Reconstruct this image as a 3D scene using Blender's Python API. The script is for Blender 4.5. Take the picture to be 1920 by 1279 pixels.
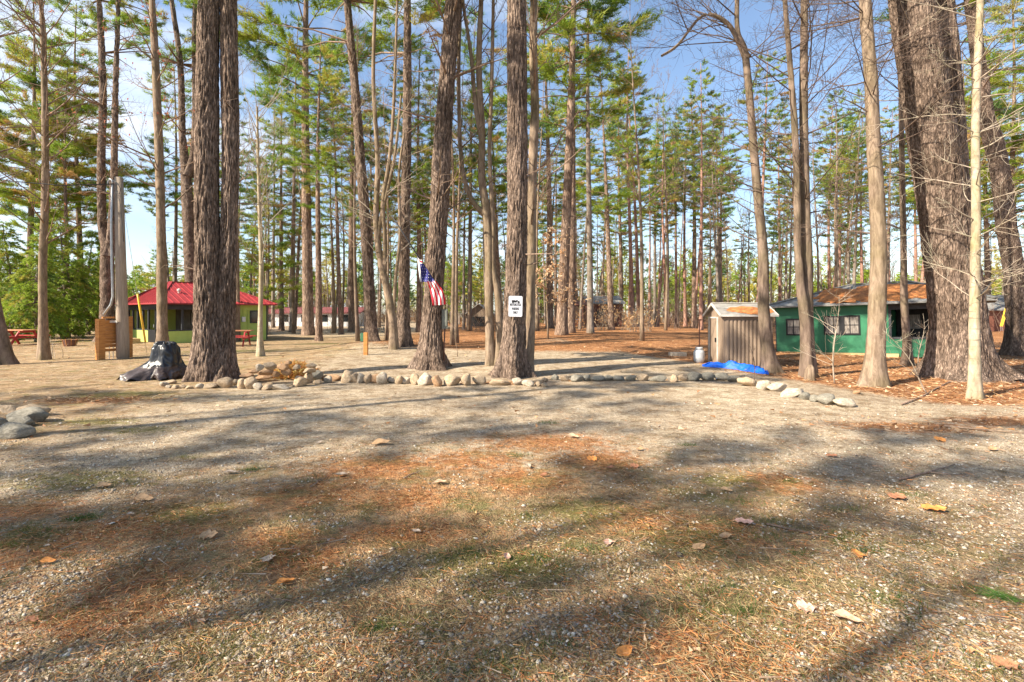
import bpy, math, random
import numpy as np
from mathutils import Vector, Matrix, noise
R = math.radians
for o in list(bpy.data.objects): bpy.data.objects.remove(o)
scn = bpy.context.scene
COL = scn.collection

# ------------------------------------------------------------------ camera, world, sun, exposure
CAMH = 1.5; FP = 960.0; HOR = 588.0
cam_d = bpy.data.cameras.new('camera'); cam = bpy.data.objects.new('camera', cam_d); COL.objects.link(cam)
cam.location = (0, 0, CAMH); cam.rotation_euler = (R(90), 0, 0)
cam_d.sensor_width = 36; cam_d.lens = 18; cam_d.clip_start = 0.05; cam_d.clip_end = 2000
cam_d.shift_y = (HOR - 639.5) / 1920.0
scn.camera = cam

SUN_EL = R(37); TRAV = Vector((0.875, 0.484, 0)).normalized()
sd = Vector((TRAV.x*math.cos(SUN_EL), TRAV.y*math.cos(SUN_EL), -math.sin(SUN_EL)))
ld = bpy.data.lights.new('sun', 'SUN'); ld.energy = 5.0; ld.angle = R(0.55); ld.color = (1.0, 0.90, 0.74)
lo = bpy.data.objects.new('sun', ld); COL.objects.link(lo)
lo.rotation_euler = sd.to_track_quat('-Z', 'Y').to_euler(); lo.location = (-30, -10, 40)

w = bpy.data.worlds.new('World'); scn.world = w; w.use_nodes = True
nt = w.node_tree; nt.nodes.clear()
def N(nt, t, **k):
    n = nt.nodes.new(t)
    for a, b in k.items(): setattr(n, a, b)
    return n
out = N(nt, 'ShaderNodeOutputWorld'); bg = N(nt, 'ShaderNodeBackground'); sky = N(nt, 'ShaderNodeTexSky')
sky.sky_type = 'NISHITA'; sky.sun_disc = False; sky.sun_elevation = SUN_EL
sky.sun_rotation = math.atan2(-TRAV.x, -TRAV.y); sky.air_density = 1.0; sky.dust_density = 0.7; sky.ozone_density = 1.0
bg.inputs['Strength'].default_value = 0.105
tc = N(nt, 'ShaderNodeTexCoord'); mp = N(nt, 'ShaderNodeMapping'); mp.inputs['Scale'].default_value = (1.0, 1.0, 2.6)
mp.inputs['Location'].default_value = (0.55, 0.3, 0.0)
nz = N(nt, 'ShaderNodeTexNoise'); nz.inputs['Scale'].default_value = 2.2; nz.inputs['Detail'].default_value = 8; nz.inputs['Roughness'].default_value = 0.58
sx = N(nt, 'ShaderNodeSeparateXYZ'); mr = N(nt, 'ShaderNodeMapRange')
mr.inputs[1].default_value = -0.75; mr.inputs[2].default_value = 0.35; mr.inputs[3].default_value = 0.07; mr.inputs[4].default_value = -0.13
ad = N(nt, 'ShaderNodeMath', operation='ADD'); rp = N(nt, 'ShaderNodeValToRGB')
rp.color_ramp.elements[0].position = 0.50; rp.color_ramp.elements[1].position = 0.70
mx = N(nt, 'ShaderNodeMixRGB'); mx.inputs[2].default_value = (4.4, 4.8, 5.4, 1)
hz = N(nt, 'ShaderNodeMapRange'); hz.inputs[1].default_value = 0.0; hz.inputs[2].default_value = 0.32; hz.inputs[3].default_value = 0.10; hz.inputs[4].default_value = 0.0
ad2 = N(nt, 'ShaderNodeMath', operation='ADD')
L = nt.links.new
L(tc.outputs['Generated'], mp.inputs[0]); L(mp.outputs[0], nz.inputs['Vector']); L(tc.outputs['Generated'], sx.inputs[0])
L(sx.outputs[0], mr.inputs[0]); L(nz.outputs['Fac'], ad.inputs[0]); L(mr.outputs[0], ad.inputs[1])
L(sx.outputs[2], hz.inputs[0]); L(ad.outputs[0], ad2.inputs[0]); L(hz.outputs[0], ad2.inputs[1])
L(ad2.outputs[0], rp.inputs[0]); L(rp.outputs[0], mx.inputs[0]); L(sky.outputs[0], mx.inputs[1])
L(mx.outputs[0], bg.inputs['Color']); L(bg.outputs[0], out.inputs[0])
vs = scn.view_settings; vs.view_transform = 'Standard'; vs.look = 'None'; vs.exposure = 1.28; vs.gamma = 1; vs.use_curve_mapping = False
cy = scn.cycles; cy.max_bounces = 6; cy.diffuse_bounces = 3; cy.transparent_max_bounces = 8

# ------------------------------------------------------------------ helpers
def link(o): COL.objects.link(o); return o
def thing(name, label, cat, loc=(0,0,0), rz=0, group=None):
    o = link(bpy.data.objects.new(name, None)); o.empty_display_size = 0.2
    o.location = loc; o.rotation_euler = (0, 0, rz)
    o['label'] = label; o['category'] = cat
    if group: o['group'] = group
    return o
def tag(o, label, cat, group=None):
    o['label'] = label; o['category'] = cat
    if group: o['group'] = group
    return o
def mesh_obj(name, me, mats, parent=None, smooth=True):
    for m in (mats if isinstance(mats, (list, tuple)) else [mats]): me.materials.append(m)
    if smooth and len(me.polygons): me.polygons.foreach_set('use_smooth', [True]*len(me.polygons))
    o = link(bpy.data.objects.new(name, me))
    if parent: o.parent = parent
    return o
class MB:
    """collects shapes of ONE part"""
    def __init__(s): s.v = []; s.f = []; s.m = []
    def add(s, vs, fs, mi=0):
        b = len(s.v); s.v.extend([tuple(v) for v in vs])
        for f in fs: s.f.append([b+i for i in f]); s.m.append(mi)
    def box(s, c, d, M=None, mi=0):
        x, y, z = d[0]/2, d[1]/2, d[2]/2
        vs = [Vector((a*x, b*y, e*z)) for a in (-1,1) for b in (-1,1) for e in (-1,1)]
        if M is not None: vs = [M @ v for v in vs]
        c = Vector(c); vs = [c+v for v in vs]
        s.add(vs, [(0,1,3,2),(4,6,7,5),(0,4,5,1),(2,3,7,6),(0,2,6,4),(1,5,7,3)], mi)
    def b2(s, a, b, mi=0):
        s.box([(a[i]+b[i])/2 for i in range(3)], [abs(b[i]-a[i]) for i in range(3)], None, mi)
    def bar(s, a, b, wd, ht, mi=0, up=Vector((0,0,1))):
        a = Vector(a); b = Vector(b); d = b-a; l = d.length; d.normalize()
        u = up if abs(d.dot(up)) < 0.98 else Vector((1,0,0))
        sd_ = d.cross(u).normalized(); uu = sd_.cross(d)
        vs = []
        for p in (a, b):
            for i, j in ((-1,-1),(1,-1),(1,1),(-1,1)): vs.append(p+sd_*(i*wd/2)+uu*(j*ht/2))
        s.add(vs, [(0,3,2,1),(4,5,6,7),(0,1,5,4),(1,2,6,5),(2,3,7,6),(3,0,4,7)], mi)
    def tube(s, pts, rad, n=6, mi=0, cap=True):
        pts = [Vector(p) for p in pts]; k = len(pts)
        if not isinstance(rad, (list, tuple)): rad = [rad]*k
        b = len(s.v); ref = None
        for i, p in enumerate(pts):
            d = (pts[min(i+1, k-1)]-pts[max(i-1, 0)])
            if d.length < 1e-9: d = Vector((0,0,1))
            d.normalize()
            if ref is None: ref = Vector((1,0,0)) if abs(d.x) < 0.8 else Vector((0,1,0))
            a = (ref-d*ref.dot(d)).normalized(); ref = a; c = d.cross(a); r = rad[i]
            for j in range(n):
                t = 2*math.pi*j/n; q = p+a*(math.cos(t)*r)+c*(math.sin(t)*r); s.v.append((q.x, q.y, q.z))
        for i in range(k-1):
            for j in range(n):
                j2 = (j+1) % n; s.f.append((b+i*n+j, b+i*n+j2, b+(i+1)*n+j2, b+(i+1)*n+j)); s.m.append(mi)
        if cap and n > 3:
            s.f.append([b+j for j in range(n-1, -1, -1)]); s.f.append([b+(k-1)*n+j for j in range(n)]); s.m += [mi, mi]
    def lathe(s, prof, n=16, c=(0,0,0), mi=0):
        b = len(s.v)
        for r, z in prof:
            for j in range(n):
                t = 2*math.pi*j/n; s.v.append((c[0]+r*math.cos(t), c[1]+r*math.sin(t), c[2]+z))
        for i in range(len(prof)-1):
            for j in range(n):
                j2 = (j+1) % n; s.f.append((b+i*n+j, b+i*n+j2, b+(i+1)*n+j2, b+(i+1)*n+j)); s.m.append(mi)
        s.f.append([b+j for j in range(n-1,-1,-1)]); s.f.append([b+(len(prof)-1)*n+j for j in range(n)]); s.m += [mi, mi]
    def build(s, name, mats, parent=None, smooth=False, off=None):
        v = s.v
        if off is not None: v = [(a-off[0], b-off[1], c-off[2]) for a, b, c in v]
        me = bpy.data.meshes.new(name); me.from_pydata(v, [], s.f)
        if isinstance(mats, (list, tuple)) and len(mats) > 1: me.polygons.foreach_set('material_index', s.m)
        return mesh_obj(name, me, mats, parent, smooth)
def fast_mesh(name, V, F, tint=None):
    """V (n,3), F (m,k) arrays; tint per vertex (n,3)"""
    me = bpy.data.meshes.new(name); n = len(V); m, k = F.shape
    me.vertices.add(n); me.vertices.foreach_set('co', np.asarray(V, np.float32).ravel())
    me.loops.add(m*k); me.loops.foreach_set('vertex_index', F.astype(np.int32).ravel())
    me.polygons.add(m); me.polygons.foreach_set('loop_start', np.arange(0, m*k, k, dtype=np.int32))
    me.polygons.foreach_set('loop_total', np.full(m, k, np.int32))
    if tint is not None:
        at = me.color_attributes.new('tint', 'FLOAT_COLOR', 'POINT')
        c = np.ones((n, 4), np.float32); c[:, :3] = tint; at.data.foreach_set('color', c.ravel())
    me.update(calc_edges=True); return me
def copy_tree(o, parent=None):
    c = o.copy(); COL.objects.link(c)
    if parent: c.parent = parent
    for ch in list(o.children): copy_tree(ch, c)
    return c
def W(px, py, Y): return Vector(((px-960)/FP*Y, Y, CAMH-(py-HOR)/FP*Y))
def G(px, py):
    Y = CAMH*FP/(py-HOR); return Vector(((px-960)/FP*Y, Y, 0))
def sstep(a, b, x): t = np.clip((x-a)/(b-a), 0, 1); return t*t*(3-2*t)
def Hnp(x, y):
    x = np.asarray(x, float); y = np.asarray(y, float)
    h = 0.32*np.exp(-((x-3)/9)**2-((y-30)/7)**2)+0.35*np.exp(-((x-9)/10)**2-((y-42)/9)**2)
    h += 0.06*np.sin(x*0.31+1)*np.sin(y*0.27)*sstep(9, 20, y)
    h += 0.07*sstep(12.9, 14.2, y)*sstep(-8, -6.5, x)*(1-sstep(5.5, 7, x))*(1-sstep(20, 24, y))
    h += 0.012*np.sin(x*1.7+0.6*y)*np.sin(y*1.3+2)
    h += 0.28*np.exp(-((x+5.5)/2.2)**2-((y-21.5)/2.0)**2)
    h += 0.07*np.exp(-((x-9.5)/2.0)**2-((y-11.0)/2.0)**2)
    return h
def H(x, y): return float(Hnp(x, y))

# ------------------------------------------------------------------ materials
def mat(name, col, rough=0.8, metal=0.0, var=0.0, vscale=5.0, bump=0.0, bscale=30.0, col2=None, stretch=(1,1,1), spec=0.3, coat=0):
    m = bpy.data.materials.new(name); m.use_nodes = True; t = m.node_tree; b = t.nodes['Principled BSDF']
    b.inputs['Roughness'].default_value = rough; b.inputs['Metallic'].default_value = metal
    b.inputs['Specular IOR Level'].default_value = spec; b.inputs['Coat Weight'].default_value = coat
    b.inputs['Base Color'].default_value = (*col, 1)
    if var or bump or col2:
        c = N(t, 'ShaderNodeTexCoord'); mpp = N(t, 'ShaderNodeMapping'); mpp.inputs['Scale'].default_value = stretch
        t.links.new(c.outputs['Object'], mpp.inputs[0])
    if var or col2:
        n = N(t, 'ShaderNodeTexNoise'); n.inputs['Scale'].default_value = vscale; n.inputs['Detail'].default_value = 6; n.inputs['Roughness'].default_value = 0.62
        r = N(t, 'ShaderNodeValToRGB'); r.color_ramp.elements[0].position = 0.34; r.color_ramp.elements[1].position = 0.66
        c2 = col2 or tuple(x*(1-var) for x in col)
        r.color_ramp.elements[0].color = (*c2, 1); r.color_ramp.elements[1].color = (*[min(1, x*(1+var*0.4)) for x in col], 1)
        t.links.new(mpp.outputs[0], n.inputs['Vector']); t.links.new(n.outputs['Fac'], r.inputs[0]); t.links.new(r.outputs[0], b.inputs['Base Color'])
    if bump:
        n2 = N(t, 'ShaderNodeTexNoise'); n2.inputs['Scale'].default_value = bscale; n2.inputs['Detail'].default_value = 5
        bu = N(t, 'ShaderNodeBump'); bu.inputs['Strength'].default_value = bump; bu.inputs['Distance'].default_value = 0.02
        t.links.new(mpp.outputs[0], n2.inputs['Vector']); t.links.new(n2.outputs['Fac'], bu.inputs['Height']); t.links.new(bu.outputs[0], b.inputs['Normal'])
    return m
def bark(name, light, dark, k=9.0, kz=1.7, patch=None, bump=0.9, dist=0.04, attr=False, band=None, plates=None):
    m = bpy.data.materials.new(name); m.use_nodes = True; t = m.node_tree; b = t.nodes['Principled BSDF']
    b.inputs['Roughness'].default_value = 0.92; b.inputs['Specular IOR Level'].default_value = 0.12
    c = N(t, 'ShaderNodeTexCoord'); mpp = N(t, 'ShaderNodeMapping'); mpp.inputs['Scale'].default_value = (k, k, kz)
    n = N(t, 'ShaderNodeTexNoise'); n.inputs['Scale'].default_value = 1.0; n.inputs['Detail'].default_value = 7; n.inputs['Roughness'].default_value = 0.7; n.inputs['Distortion'].default_value = 0.6
    r = N(t, 'ShaderNodeValToRGB'); e = r.color_ramp.elements; e[0].position = 0.36; e[0].color = (*dark, 1); e[1].position = 0.62; e[1].color = (*light, 1)
    n3 = N(t, 'ShaderNodeTexNoise'); n3.inputs['Scale'].default_value = 1.3; n3.inputs['Detail'].default_value = 3
    r3 = N(t, 'ShaderNodeValToRGB'); r3.color_ramp.elements[0].position = 0.42; r3.color_ramp.elements[1].position = 0.66
    mxx = N(t, 'ShaderNodeMixRGB', blend_type='MULTIPLY'); mxx.inputs[2].default_value = (*(patch or (0.75, 0.8, 0.72)), 1)
    bu = N(t, 'ShaderNodeBump'); bu.inputs['Strength'].default_value = bump; bu.inputs['Distance'].default_value = dist
    l = t.links.new
    l(c.outputs['Object'], mpp.inputs[0]); l(mpp.outputs[0], n.inputs['Vector']); l(c.outputs['Object'], n3.inputs['Vector'])
    l(n.outputs['Fac'], r.inputs[0]); l(n3.outputs['Fac'], r3.inputs[0]); l(r3.outputs[0], mxx.inputs[0]); l(r.outputs[0], mxx.inputs[1])
    last = mxx
    if attr:
        a = N(t, 'ShaderNodeAttribute'); a.attribute_name = 'tint'
        m2 = N(t, 'ShaderNodeMixRGB', blend_type='MULTIPLY'); m2.inputs[0].default_value = 1
        l(last.outputs[0], m2.inputs[1]); l(a.outputs['Color'], m2.inputs[2]); last = m2
    if band:
        n4 = N(t, 'ShaderNodeTexNoise'); n4.inputs['Scale'].default_value = 1.0; n4.inputs['Detail'].default_value = 3
        m4 = N(t, 'ShaderNodeMapping'); m4.inputs['Scale'].default_value = (2.5, 2.5, 26)
        r4 = N(t, 'ShaderNodeValToRGB'); r4.color_ramp.elements[0].position = 0.60; r4.color_ramp.elements[1].position = 0.68
        x4 = N(t, 'ShaderNodeMixRGB'); x4.inputs[2].default_value = (*band, 1)
        l(c.outputs['Object'], m4.inputs[0]); l(m4.outputs[0], n4.inputs['Vector']); l(n4.outputs['Fac'], r4.inputs[0]); l(r4.outputs[0], x4.inputs[0]); l(last.outputs[0], x4.inputs[1]); last = x4
    hsrc = n.outputs['Fac']
    if plates:
        mv = N(t, 'ShaderNodeMapping'); mv.inputs['Scale'].default_value = (plates[0], plates[0], plates[1]); l(c.outputs['Object'], mv.inputs[0])
        nd = N(t, 'ShaderNodeTexNoise'); nd.inputs['Scale'].default_value = 0.9; nd.inputs['Detail'].default_value = 4; l(mv.outputs[0], nd.inputs['Vector'])
        vm = N(t, 'ShaderNodeVectorMath', operation='MULTIPLY_ADD'); l(nd.outputs['Color'], vm.inputs[0]); vm.inputs[1].default_value = (1.5, 1.5, 1.5); l(mv.outputs[0], vm.inputs[2])
        vv = N(t, 'ShaderNodeTexVoronoi'); vv.feature = 'DISTANCE_TO_EDGE'; vv.inputs['Scale'].default_value = 1.0; l(vm.outputs[0], vv.inputs['Vector'])
        rv = N(t, 'ShaderNodeValToRGB'); rv.color_ramp.elements[0].position = 0.02; rv.color_ramp.elements[0].color = (0.30, 0.27, 0.26, 1); rv.color_ramp.elements[1].position = 0.20; rv.color_ramp.elements[1].color = (1.08, 1.06, 1.04, 1); l(vv.outputs['Distance'], rv.inputs[0])
        mp5 = N(t, 'ShaderNodeMixRGB', blend_type='MULTIPLY'); mp5.inputs[0].default_value = 0.62; l(last.outputs[0], mp5.inputs[1]); l(rv.outputs[0], mp5.inputs[2]); last = mp5
        mh = N(t, 'ShaderNodeMath', operation='MULTIPLY_ADD'); mh.inputs[1].default_value = 0.9; l(rv.outputs[0], mh.inputs[0]); l(n.outputs['Fac'], mh.inputs[2]); hsrc = mh.outputs[0]
    l(last.outputs[0], b.inputs['Base Color']); l(hsrc, bu.inputs['Height']); l(bu.outputs[0], b.inputs['Normal'])
    return m
def leafmat(name, trans=0.35, mult=(1,1,1)):
    m = bpy.data.materials.new(name); m.use_nodes = True; t = m.node_tree; b = t.nodes['Principled BSDF']; o = t.nodes['Material Output']
    a = N(t, 'ShaderNodeAttribute'); a.attribute_name = 'tint'
    b.inputs['Roughness'].default_value = 0.6; b.inputs['Specular IOR Level'].default_value = 0.25
    tr = N(t, 'ShaderNodeBsdfTranslucent'); ms = N(t, 'ShaderNodeMixShader'); ms.inputs[0].default_value = trans
    t.links.new(a.outputs['Color'], b.inputs['Base Color']); t.links.new(a.outputs['Color'], tr.inputs['Color'])
    t.links.new(b.outputs[0], ms.inputs[1]); t.links.new(tr.outputs[0], ms.inputs[2]); t.links.new(ms.outputs[0], o.inputs[0])
    return m
M = {}
M['pinebark'] = bark('pine_bark', (0.46, 0.345, 0.27), (0.15, 0.105, 0.08), 30, 7, patch=(0.68, 0.66, 0.64), attr=True, plates=(24, 5.0), dist=0.025)
M['pinebark_far'] = bark('pine_bark_far', (0.44, 0.32, 0.24), (0.20, 0.14, 0.105), 10, 2, patch=(0.7, 0.65, 0.62), plates=(11, 2.4))
M['greybark'] = bark('grey_bark', (0.32, 0.26, 0.215), (0.15, 0.115, 0.095), 8, 1.6)
M['redbark'] = bark('red_pine_bark', (0.46, 0.27, 0.20), (0.20, 0.11, 0.085), 8, 3.0, patch=(0.78, 0.72, 0.7))
M['maple'] = bark('maple_bark', (0.34, 0.255, 0.185), (0.15, 0.105, 0.075), 14, 3.0, patch=(0.7, 0.72, 0.6), bump=0.45, dist=0.02)
M['maple_dark'] = bark('dark_maple_bark', (0.26, 0.19, 0.145), (0.10, 0.07, 0.055), 9, 2.0, patch=(0.7, 0.75, 0.62), bump=0.5, dist=0.02)
M['palebark'] = bark('pale_bark', (0.50, 0.42, 0.31), (0.28, 0.22, 0.155), 10, 4, patch=(0.72, 0.74, 0.55), bump=0.3, dist=0.01, band=(0.22, 0.18, 0.13))
M['twig'] = bark('twig_bark', (0.34, 0.24, 0.18), (0.15, 0.10, 0.08), 12, 6, bump=0.2, dist=0.01)
M['darktwig'] = bark('dark_twig', (0.19, 0.135, 0.105), (0.09, 0.06, 0.05), 12, 6, bump=0.2, dist=0.01)
M['paletwig'] = bark('pale_twig', (0.50, 0.42, 0.33), (0.28, 0.22, 0.17), 12, 6, bump=0.2, dist=0.01)
M['needles'] = leafmat('needles', 0.4); M['leaf'] = leafmat('dry_leaves', 0.35); M['litter'] = leafmat('litter', 0.1)

rng = random.Random(7)
# ------------------------------------------------------------------ tree generators
def jit(r, a): return Vector((r.uniform(-a, a), r.uniform(-a, a), r.uniform(-a, a)))
def grow(mb, r, p, d, Ln, rad, lvl, sides=5, up=0.15, kids=7, wig=0.18, minr=0.004, spread=0.9):
    n = 5 if lvl > 1 else 4
    pts = [p.copy()]; rs = [rad]; d = d.normalized()
    for i in range(n):
        d = (d+jit(r, wig)+Vector((0, 0, up*0.5))).normalized()
        p = p+d*(Ln/n); pts.append(p); rs.append(max(minr*0.6, rad*(1-0.85*(i+1)/n)))
    mb.tube(pts, rs, sides if lvl > 0 else 3, cap=False)
    if lvl <= 0: return
    for k in range(kids):
        f = r.uniform(0.2, 1.0); i = min(int(f*n), n-1); q = pts[i].lerp(pts[i+1], f*n-i)
        ax = (pts[i+1]-pts[i]).normalized()
        side = ax.cross(jit(r, 1)).normalized()
        nd = (ax*r.uniform(0.5, 0.9)+side*r.uniform(0.5, spread)+Vector((0, 0, up))).normalized()
        grow(mb, r, q, nd, Ln*r.uniform(0.28, 0.55)*(1.15-0.5*f), max(minr, rad*(1-0.8*f)*0.55), lvl-1, 4 if lvl > 1 else 3, up, kids-1, wig*1.2, minr, spread)
def trunk_path(pts, seg=0.35):
    """Catmull-Rom through (Vector, radius)"""
    P = [Vector((*p, r)) if False else (Vector(p), r) for p, r in pts]
    outp = []
    for i in range(len(P)-1):
        p0 = P[max(i-1, 0)]; p1 = P[i]; p2 = P[i+1]; p3 = P[min(i+2, len(P)-1)]
        n = max(2, int((p2[0]-p1[0]).length/seg))
        for k in range(n):
            t = k/n; a = lambda A, B, C, D: 0.5*((2*B)+(C-A)*t+(2*A-5*B+4*C-D)*t*t+(3*B-A-3*C+D)*t**3)
            outp.append((a(p0[0], p1[0], p2[0], p3[0]), max(0.004, a(p0[1], p1[1], p2[1], p3[1]))))
    outp.append(P[-1]); return outp
def trunk_mesh(name, paths, sides=40, flare=0.5, bamp=0.02, seg=0.06, seed=0, kx=22, kz=2.8, knots=0.4, zdet=10):
    """continuous bark surface; ring spacing fine below zdet"""
    V = []; F = []; T = []
    for pi_, pts in enumerate(paths):
        full = trunk_path(pts, seg); pp = []
        for i, (p, r) in enumerate(full):
            if p.z < zdet or i % 8 == 0 or i == len(full)-1: pp.append((p, r))
        b = len(V); r0 = pp[0][1]; z0 = pp[0][0].z
        for i, (p, r) in enumerate(pp):
            d = (pp[min(i+1, len(pp)-1)][0]-pp[max(i-1, 0)][0]).normalized()
            a = (Vector((1, 0, 0))-d*d.x).normalized(); c = d.cross(a); zz = p.z-z0
            for j in range(sides):
                t = 2*math.pi*j/sides; ct, st = math.cos(t), math.sin(t)
                fl = 1+flare*(math.exp(-zz/0.34)*1.25+0.22*math.exp(-zz/1.1))*(0.55+0.75*max(-0.6, noise.noise(Vector((ct*1.6+seed, st*1.6, 0.3+pi_)))*2.2+0.25*math.sin(5*t+seed)))
                big = 1+0.06*noise.noise(Vector((ct*1.2, st*1.2, zz*0.8+seed)))+knots*0.12*max(0, noise.noise(Vector((ct*2.2, st*2.2, zz*2.6+seed+9)))-0.25)
                nn = noise.noise(Vector((ct*r*kx+seed*3, st*r*kx, zz*kz)))
                n2 = noise.noise(Vector((ct*r*kx*2.7+seed*3, st*r*kx*2.7, zz*kz*2.4)))
                rid = 1-abs(nn)*2.6+0.35*n2
                rr = r*fl*big+bamp*(rid-0.5)*(0.6+min(1, r/0.2))
                q = p+a*(ct*rr)+c*(st*rr); V.append((q.x, q.y, q.z))
                s = max(0.5, min(1.1, 0.6+0.42*rid)) if bamp > 0.008 else 1.0
                T.append((s, s, s))
        for i in range(len(pp)-1):
            for j in range(sides):
                j2 = (j+1) % sides; F.append((b+i*sides+j, b+i*sides+j2, b+(i+1)*sides+j2, b+(i+1)*sides+j))
    return fast_mesh(name, np.array(V), np.array(F), np.array(T))
def blades(C, D, n, ln, wd, rs, spread=0.7, tint=None, quad=False):
    """C (k,3) centres, D (k,3) directions: n thin pointed needle faces per centre"""
    k = len(C); C = np.repeat(C, n, 0); D = np.repeat(D, n, 0)
    m = len(C); d = D+rs.normal(0, spread, (m, 3)); d /= np.linalg.norm(d, axis=1, keepdims=True)+1e-9
    s = np.cross(d, rs.normal(0, 1, (m, 3))); s /= np.linalg.norm(s, axis=1, keepdims=True)+1e-9
    l = (ln*rs.uniform(0.6, 1.25, m))[:, None]; ww = (wd*rs.uniform(0.7, 1.3, m))[:, None]
    b = C+rs.normal(0, ln*0.12, (m, 3))
    V = np.empty((m, 3, 3)); V[:, 0] = b-s*ww*0.5; V[:, 1] = b+s*ww*0.5; V[:, 2] = b+d*l
    T = None
    if tint is not None:
        T = np.repeat(tint, n, 0)*rs.uniform(0.75, 1.25, (m, 1)); T = np.repeat(T, 3, 0)
    return V.reshape(-1, 3), np.arange(m*3).reshape(-1, 3), T
GREENS = [(0.22, 0.33, 0.04), (0.31, 0.41, 0.045), (0.35, 0.40, 0.055), (0.11, 0.19, 0.05), (0.46, 0.41, 0.08), (0.50, 0.31, 0.11)]
def pine(rs, r, Hh, cb, maxL, whorl, r0, style='white', gw=(4, 4, 3, 3, 2, 0.8), dead=(2.5, None), dens=0.92, nb=5, ln=0.32, wd=0.036, leanx=0, fork=False):
    """returns trunk MB, crown arrays, deadwood MB; local coords, base at 0"""
    tr = MB(); lp = []
    ph = r.uniform(0, 6)
    for i in range(15):
        f = i/14; z = Hh*f
        lp.append((Vector((0.25*math.sin(f*3+ph)*f+leanx*f, 0.22*math.sin(f*4+ph*2)*f, z)), r0*(1-0.9*f**1.15)))
    pts = [p for p, _ in lp]; rad = [x for _, x in lp]
    full = [(pts[0]-Vector((0,0,0.25)), rad[0]*1.5), (pts[0]+Vector((0,0,0.12)), rad[0]*1.25), (pts[0]+Vector((0,0,0.5)), rad[0]*1.05)]
    tr.tube([a for a, _ in full]+pts[1:], [b for _, b in full]+rad[1:], 12)
    def at(z):
        f = max(0, min(0.9999, z/Hh))*14; i = int(f); return pts[i].lerp(pts[i+1], f-i), rad[i]+(rad[i+1]-rad[i])*(f-i)
    C = []; D = []; T = []; dw = MB()
    gsum = [sum(gw[:i+1]) for i in range(len(gw))]
    def pick():
        x = r.uniform(0, gsum[-1])
        for g, s in zip(GREENS, gsum):
            if x <= s: return g
        return GREENS[0]
    z = Hh*cb
    while z < Hh*0.985:
        f = (z-Hh*cb)/(Hh*(1-cb))
        env = (math.sin(min(1, f*2.2+0.25)*math.pi/2))*(1-f)**0.75+0.08
        if style == 'red': env = 0.55*(math.sin(math.pi*(0.15+0.8*f)))**0.6
        k = r.randint(nb-2, nb)
        a0 = r.uniform(0, 6.28)
        for q in range(k):
            if r.random() < 0.12: continue
            ang = a0+q*6.283/k+r.uniform(-0.4, 0.4); Lb = maxL*env*r.uniform(0.55, 1.15)
            p, rr = at(z+r.uniform(-0.15, 0.15)); hd = Vector((math.cos(ang), math.sin(ang), 0))
            up0 = 0.35 if style == 'white' else (0.15 if style == 'red' else -0.05)
            if f > 0.75: up0 += 0.5*(f-0.75)*4
            dd = (hd+Vector((0, 0, up0))).normalized(); nn = 6; bp = [p]; br = [max(0.012, rr*0.32)]
            curve = -0.10 if style != 'hem' else -0.16
            for s in range(nn):
                dd = (dd+Vector((0, 0, curve if s < 3 else (0.10 if style != 'hem' else -0.1)))+jit(r, 0.1)).normalized(); p = p+dd*(Lb/nn); bp.append(p); br.append(max(0.006, br[0]*(1-(s+1)/nn)))
            dw.tube(bp, br, 4, cap=False)
            tint = pick()
            ntw = max(3, int(Lb*5.5*dens))
            for s in range(ntw):
                g = r.uniform(0.30 if style != 'red' else 0.55, 1.0); i = min(nn-1, int(g*nn)); q0 = bp[i].lerp(bp[i+1], g*nn-i); ax = (bp[i+1]-bp[i]).normalized()
                sdv = ax.cross(Vector((0, 0, 1))).normalized()*(1 if r.random() < 0.5 else -1)
                tl = Lb*r.uniform(0.10, 0.34)*(1.25-0.7*g)+0.15
                td = (ax*0.9+sdv*r.uniform(0.4, 1.1)+Vector((0, 0, r.uniform(-0.12, 0.22)))).normalized()
                e = q0+td*tl
                if r.random() < 0.5: dw.tube([q0, q0.lerp(e, 0.5)+jit(r, 0.03), e], [0.008, 0.005, 0.003], 3, cap=False)
                nt_ = max(2, int(tl*7))
                tt = tint if r.random() < 0.75 else pick()
                for u in range(nt_):
                    h = (u+0.6)/nt_; c = q0.lerp(e, h)+jit(r, 0.05); C.append(c[:]); D.append((td*1.0+Vector((0, 0, 0.25 if style != 'hem' else -0.15)))[:]); T.append(tt)
        z += whorl*r.uniform(0.6, 1.4)
    # dead lower branches
    zz = dead[0]; ztop = Hh*cb+1.0
    while zz < ztop:
        for q in range(r.randint(1, 3)):
            ang = r.uniform(0, 6.28); p, rr = at(zz); Lb = r.uniform(0.5, 2.1)*(0.6+0.5*zz/Hh)
            grow(dw, r, p, Vector((math.cos(ang), math.sin(ang), r.uniform(-0.15, 0.3))), Lb, 0.018, 1 if r.random() < 0.75 else 0, 4, -0.02, 6, 0.12, 0.005)
        zz += r.uniform(0.25, 0.8)
    V, F, TT = blades(np.array(C), np.array(D), 9, ln, wd, rs, 0.55, np.array(T))
    return tr, dw, (V, F, TT)
PROTO = {}; CROWNME = {}; CROWNSH = {}
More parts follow.
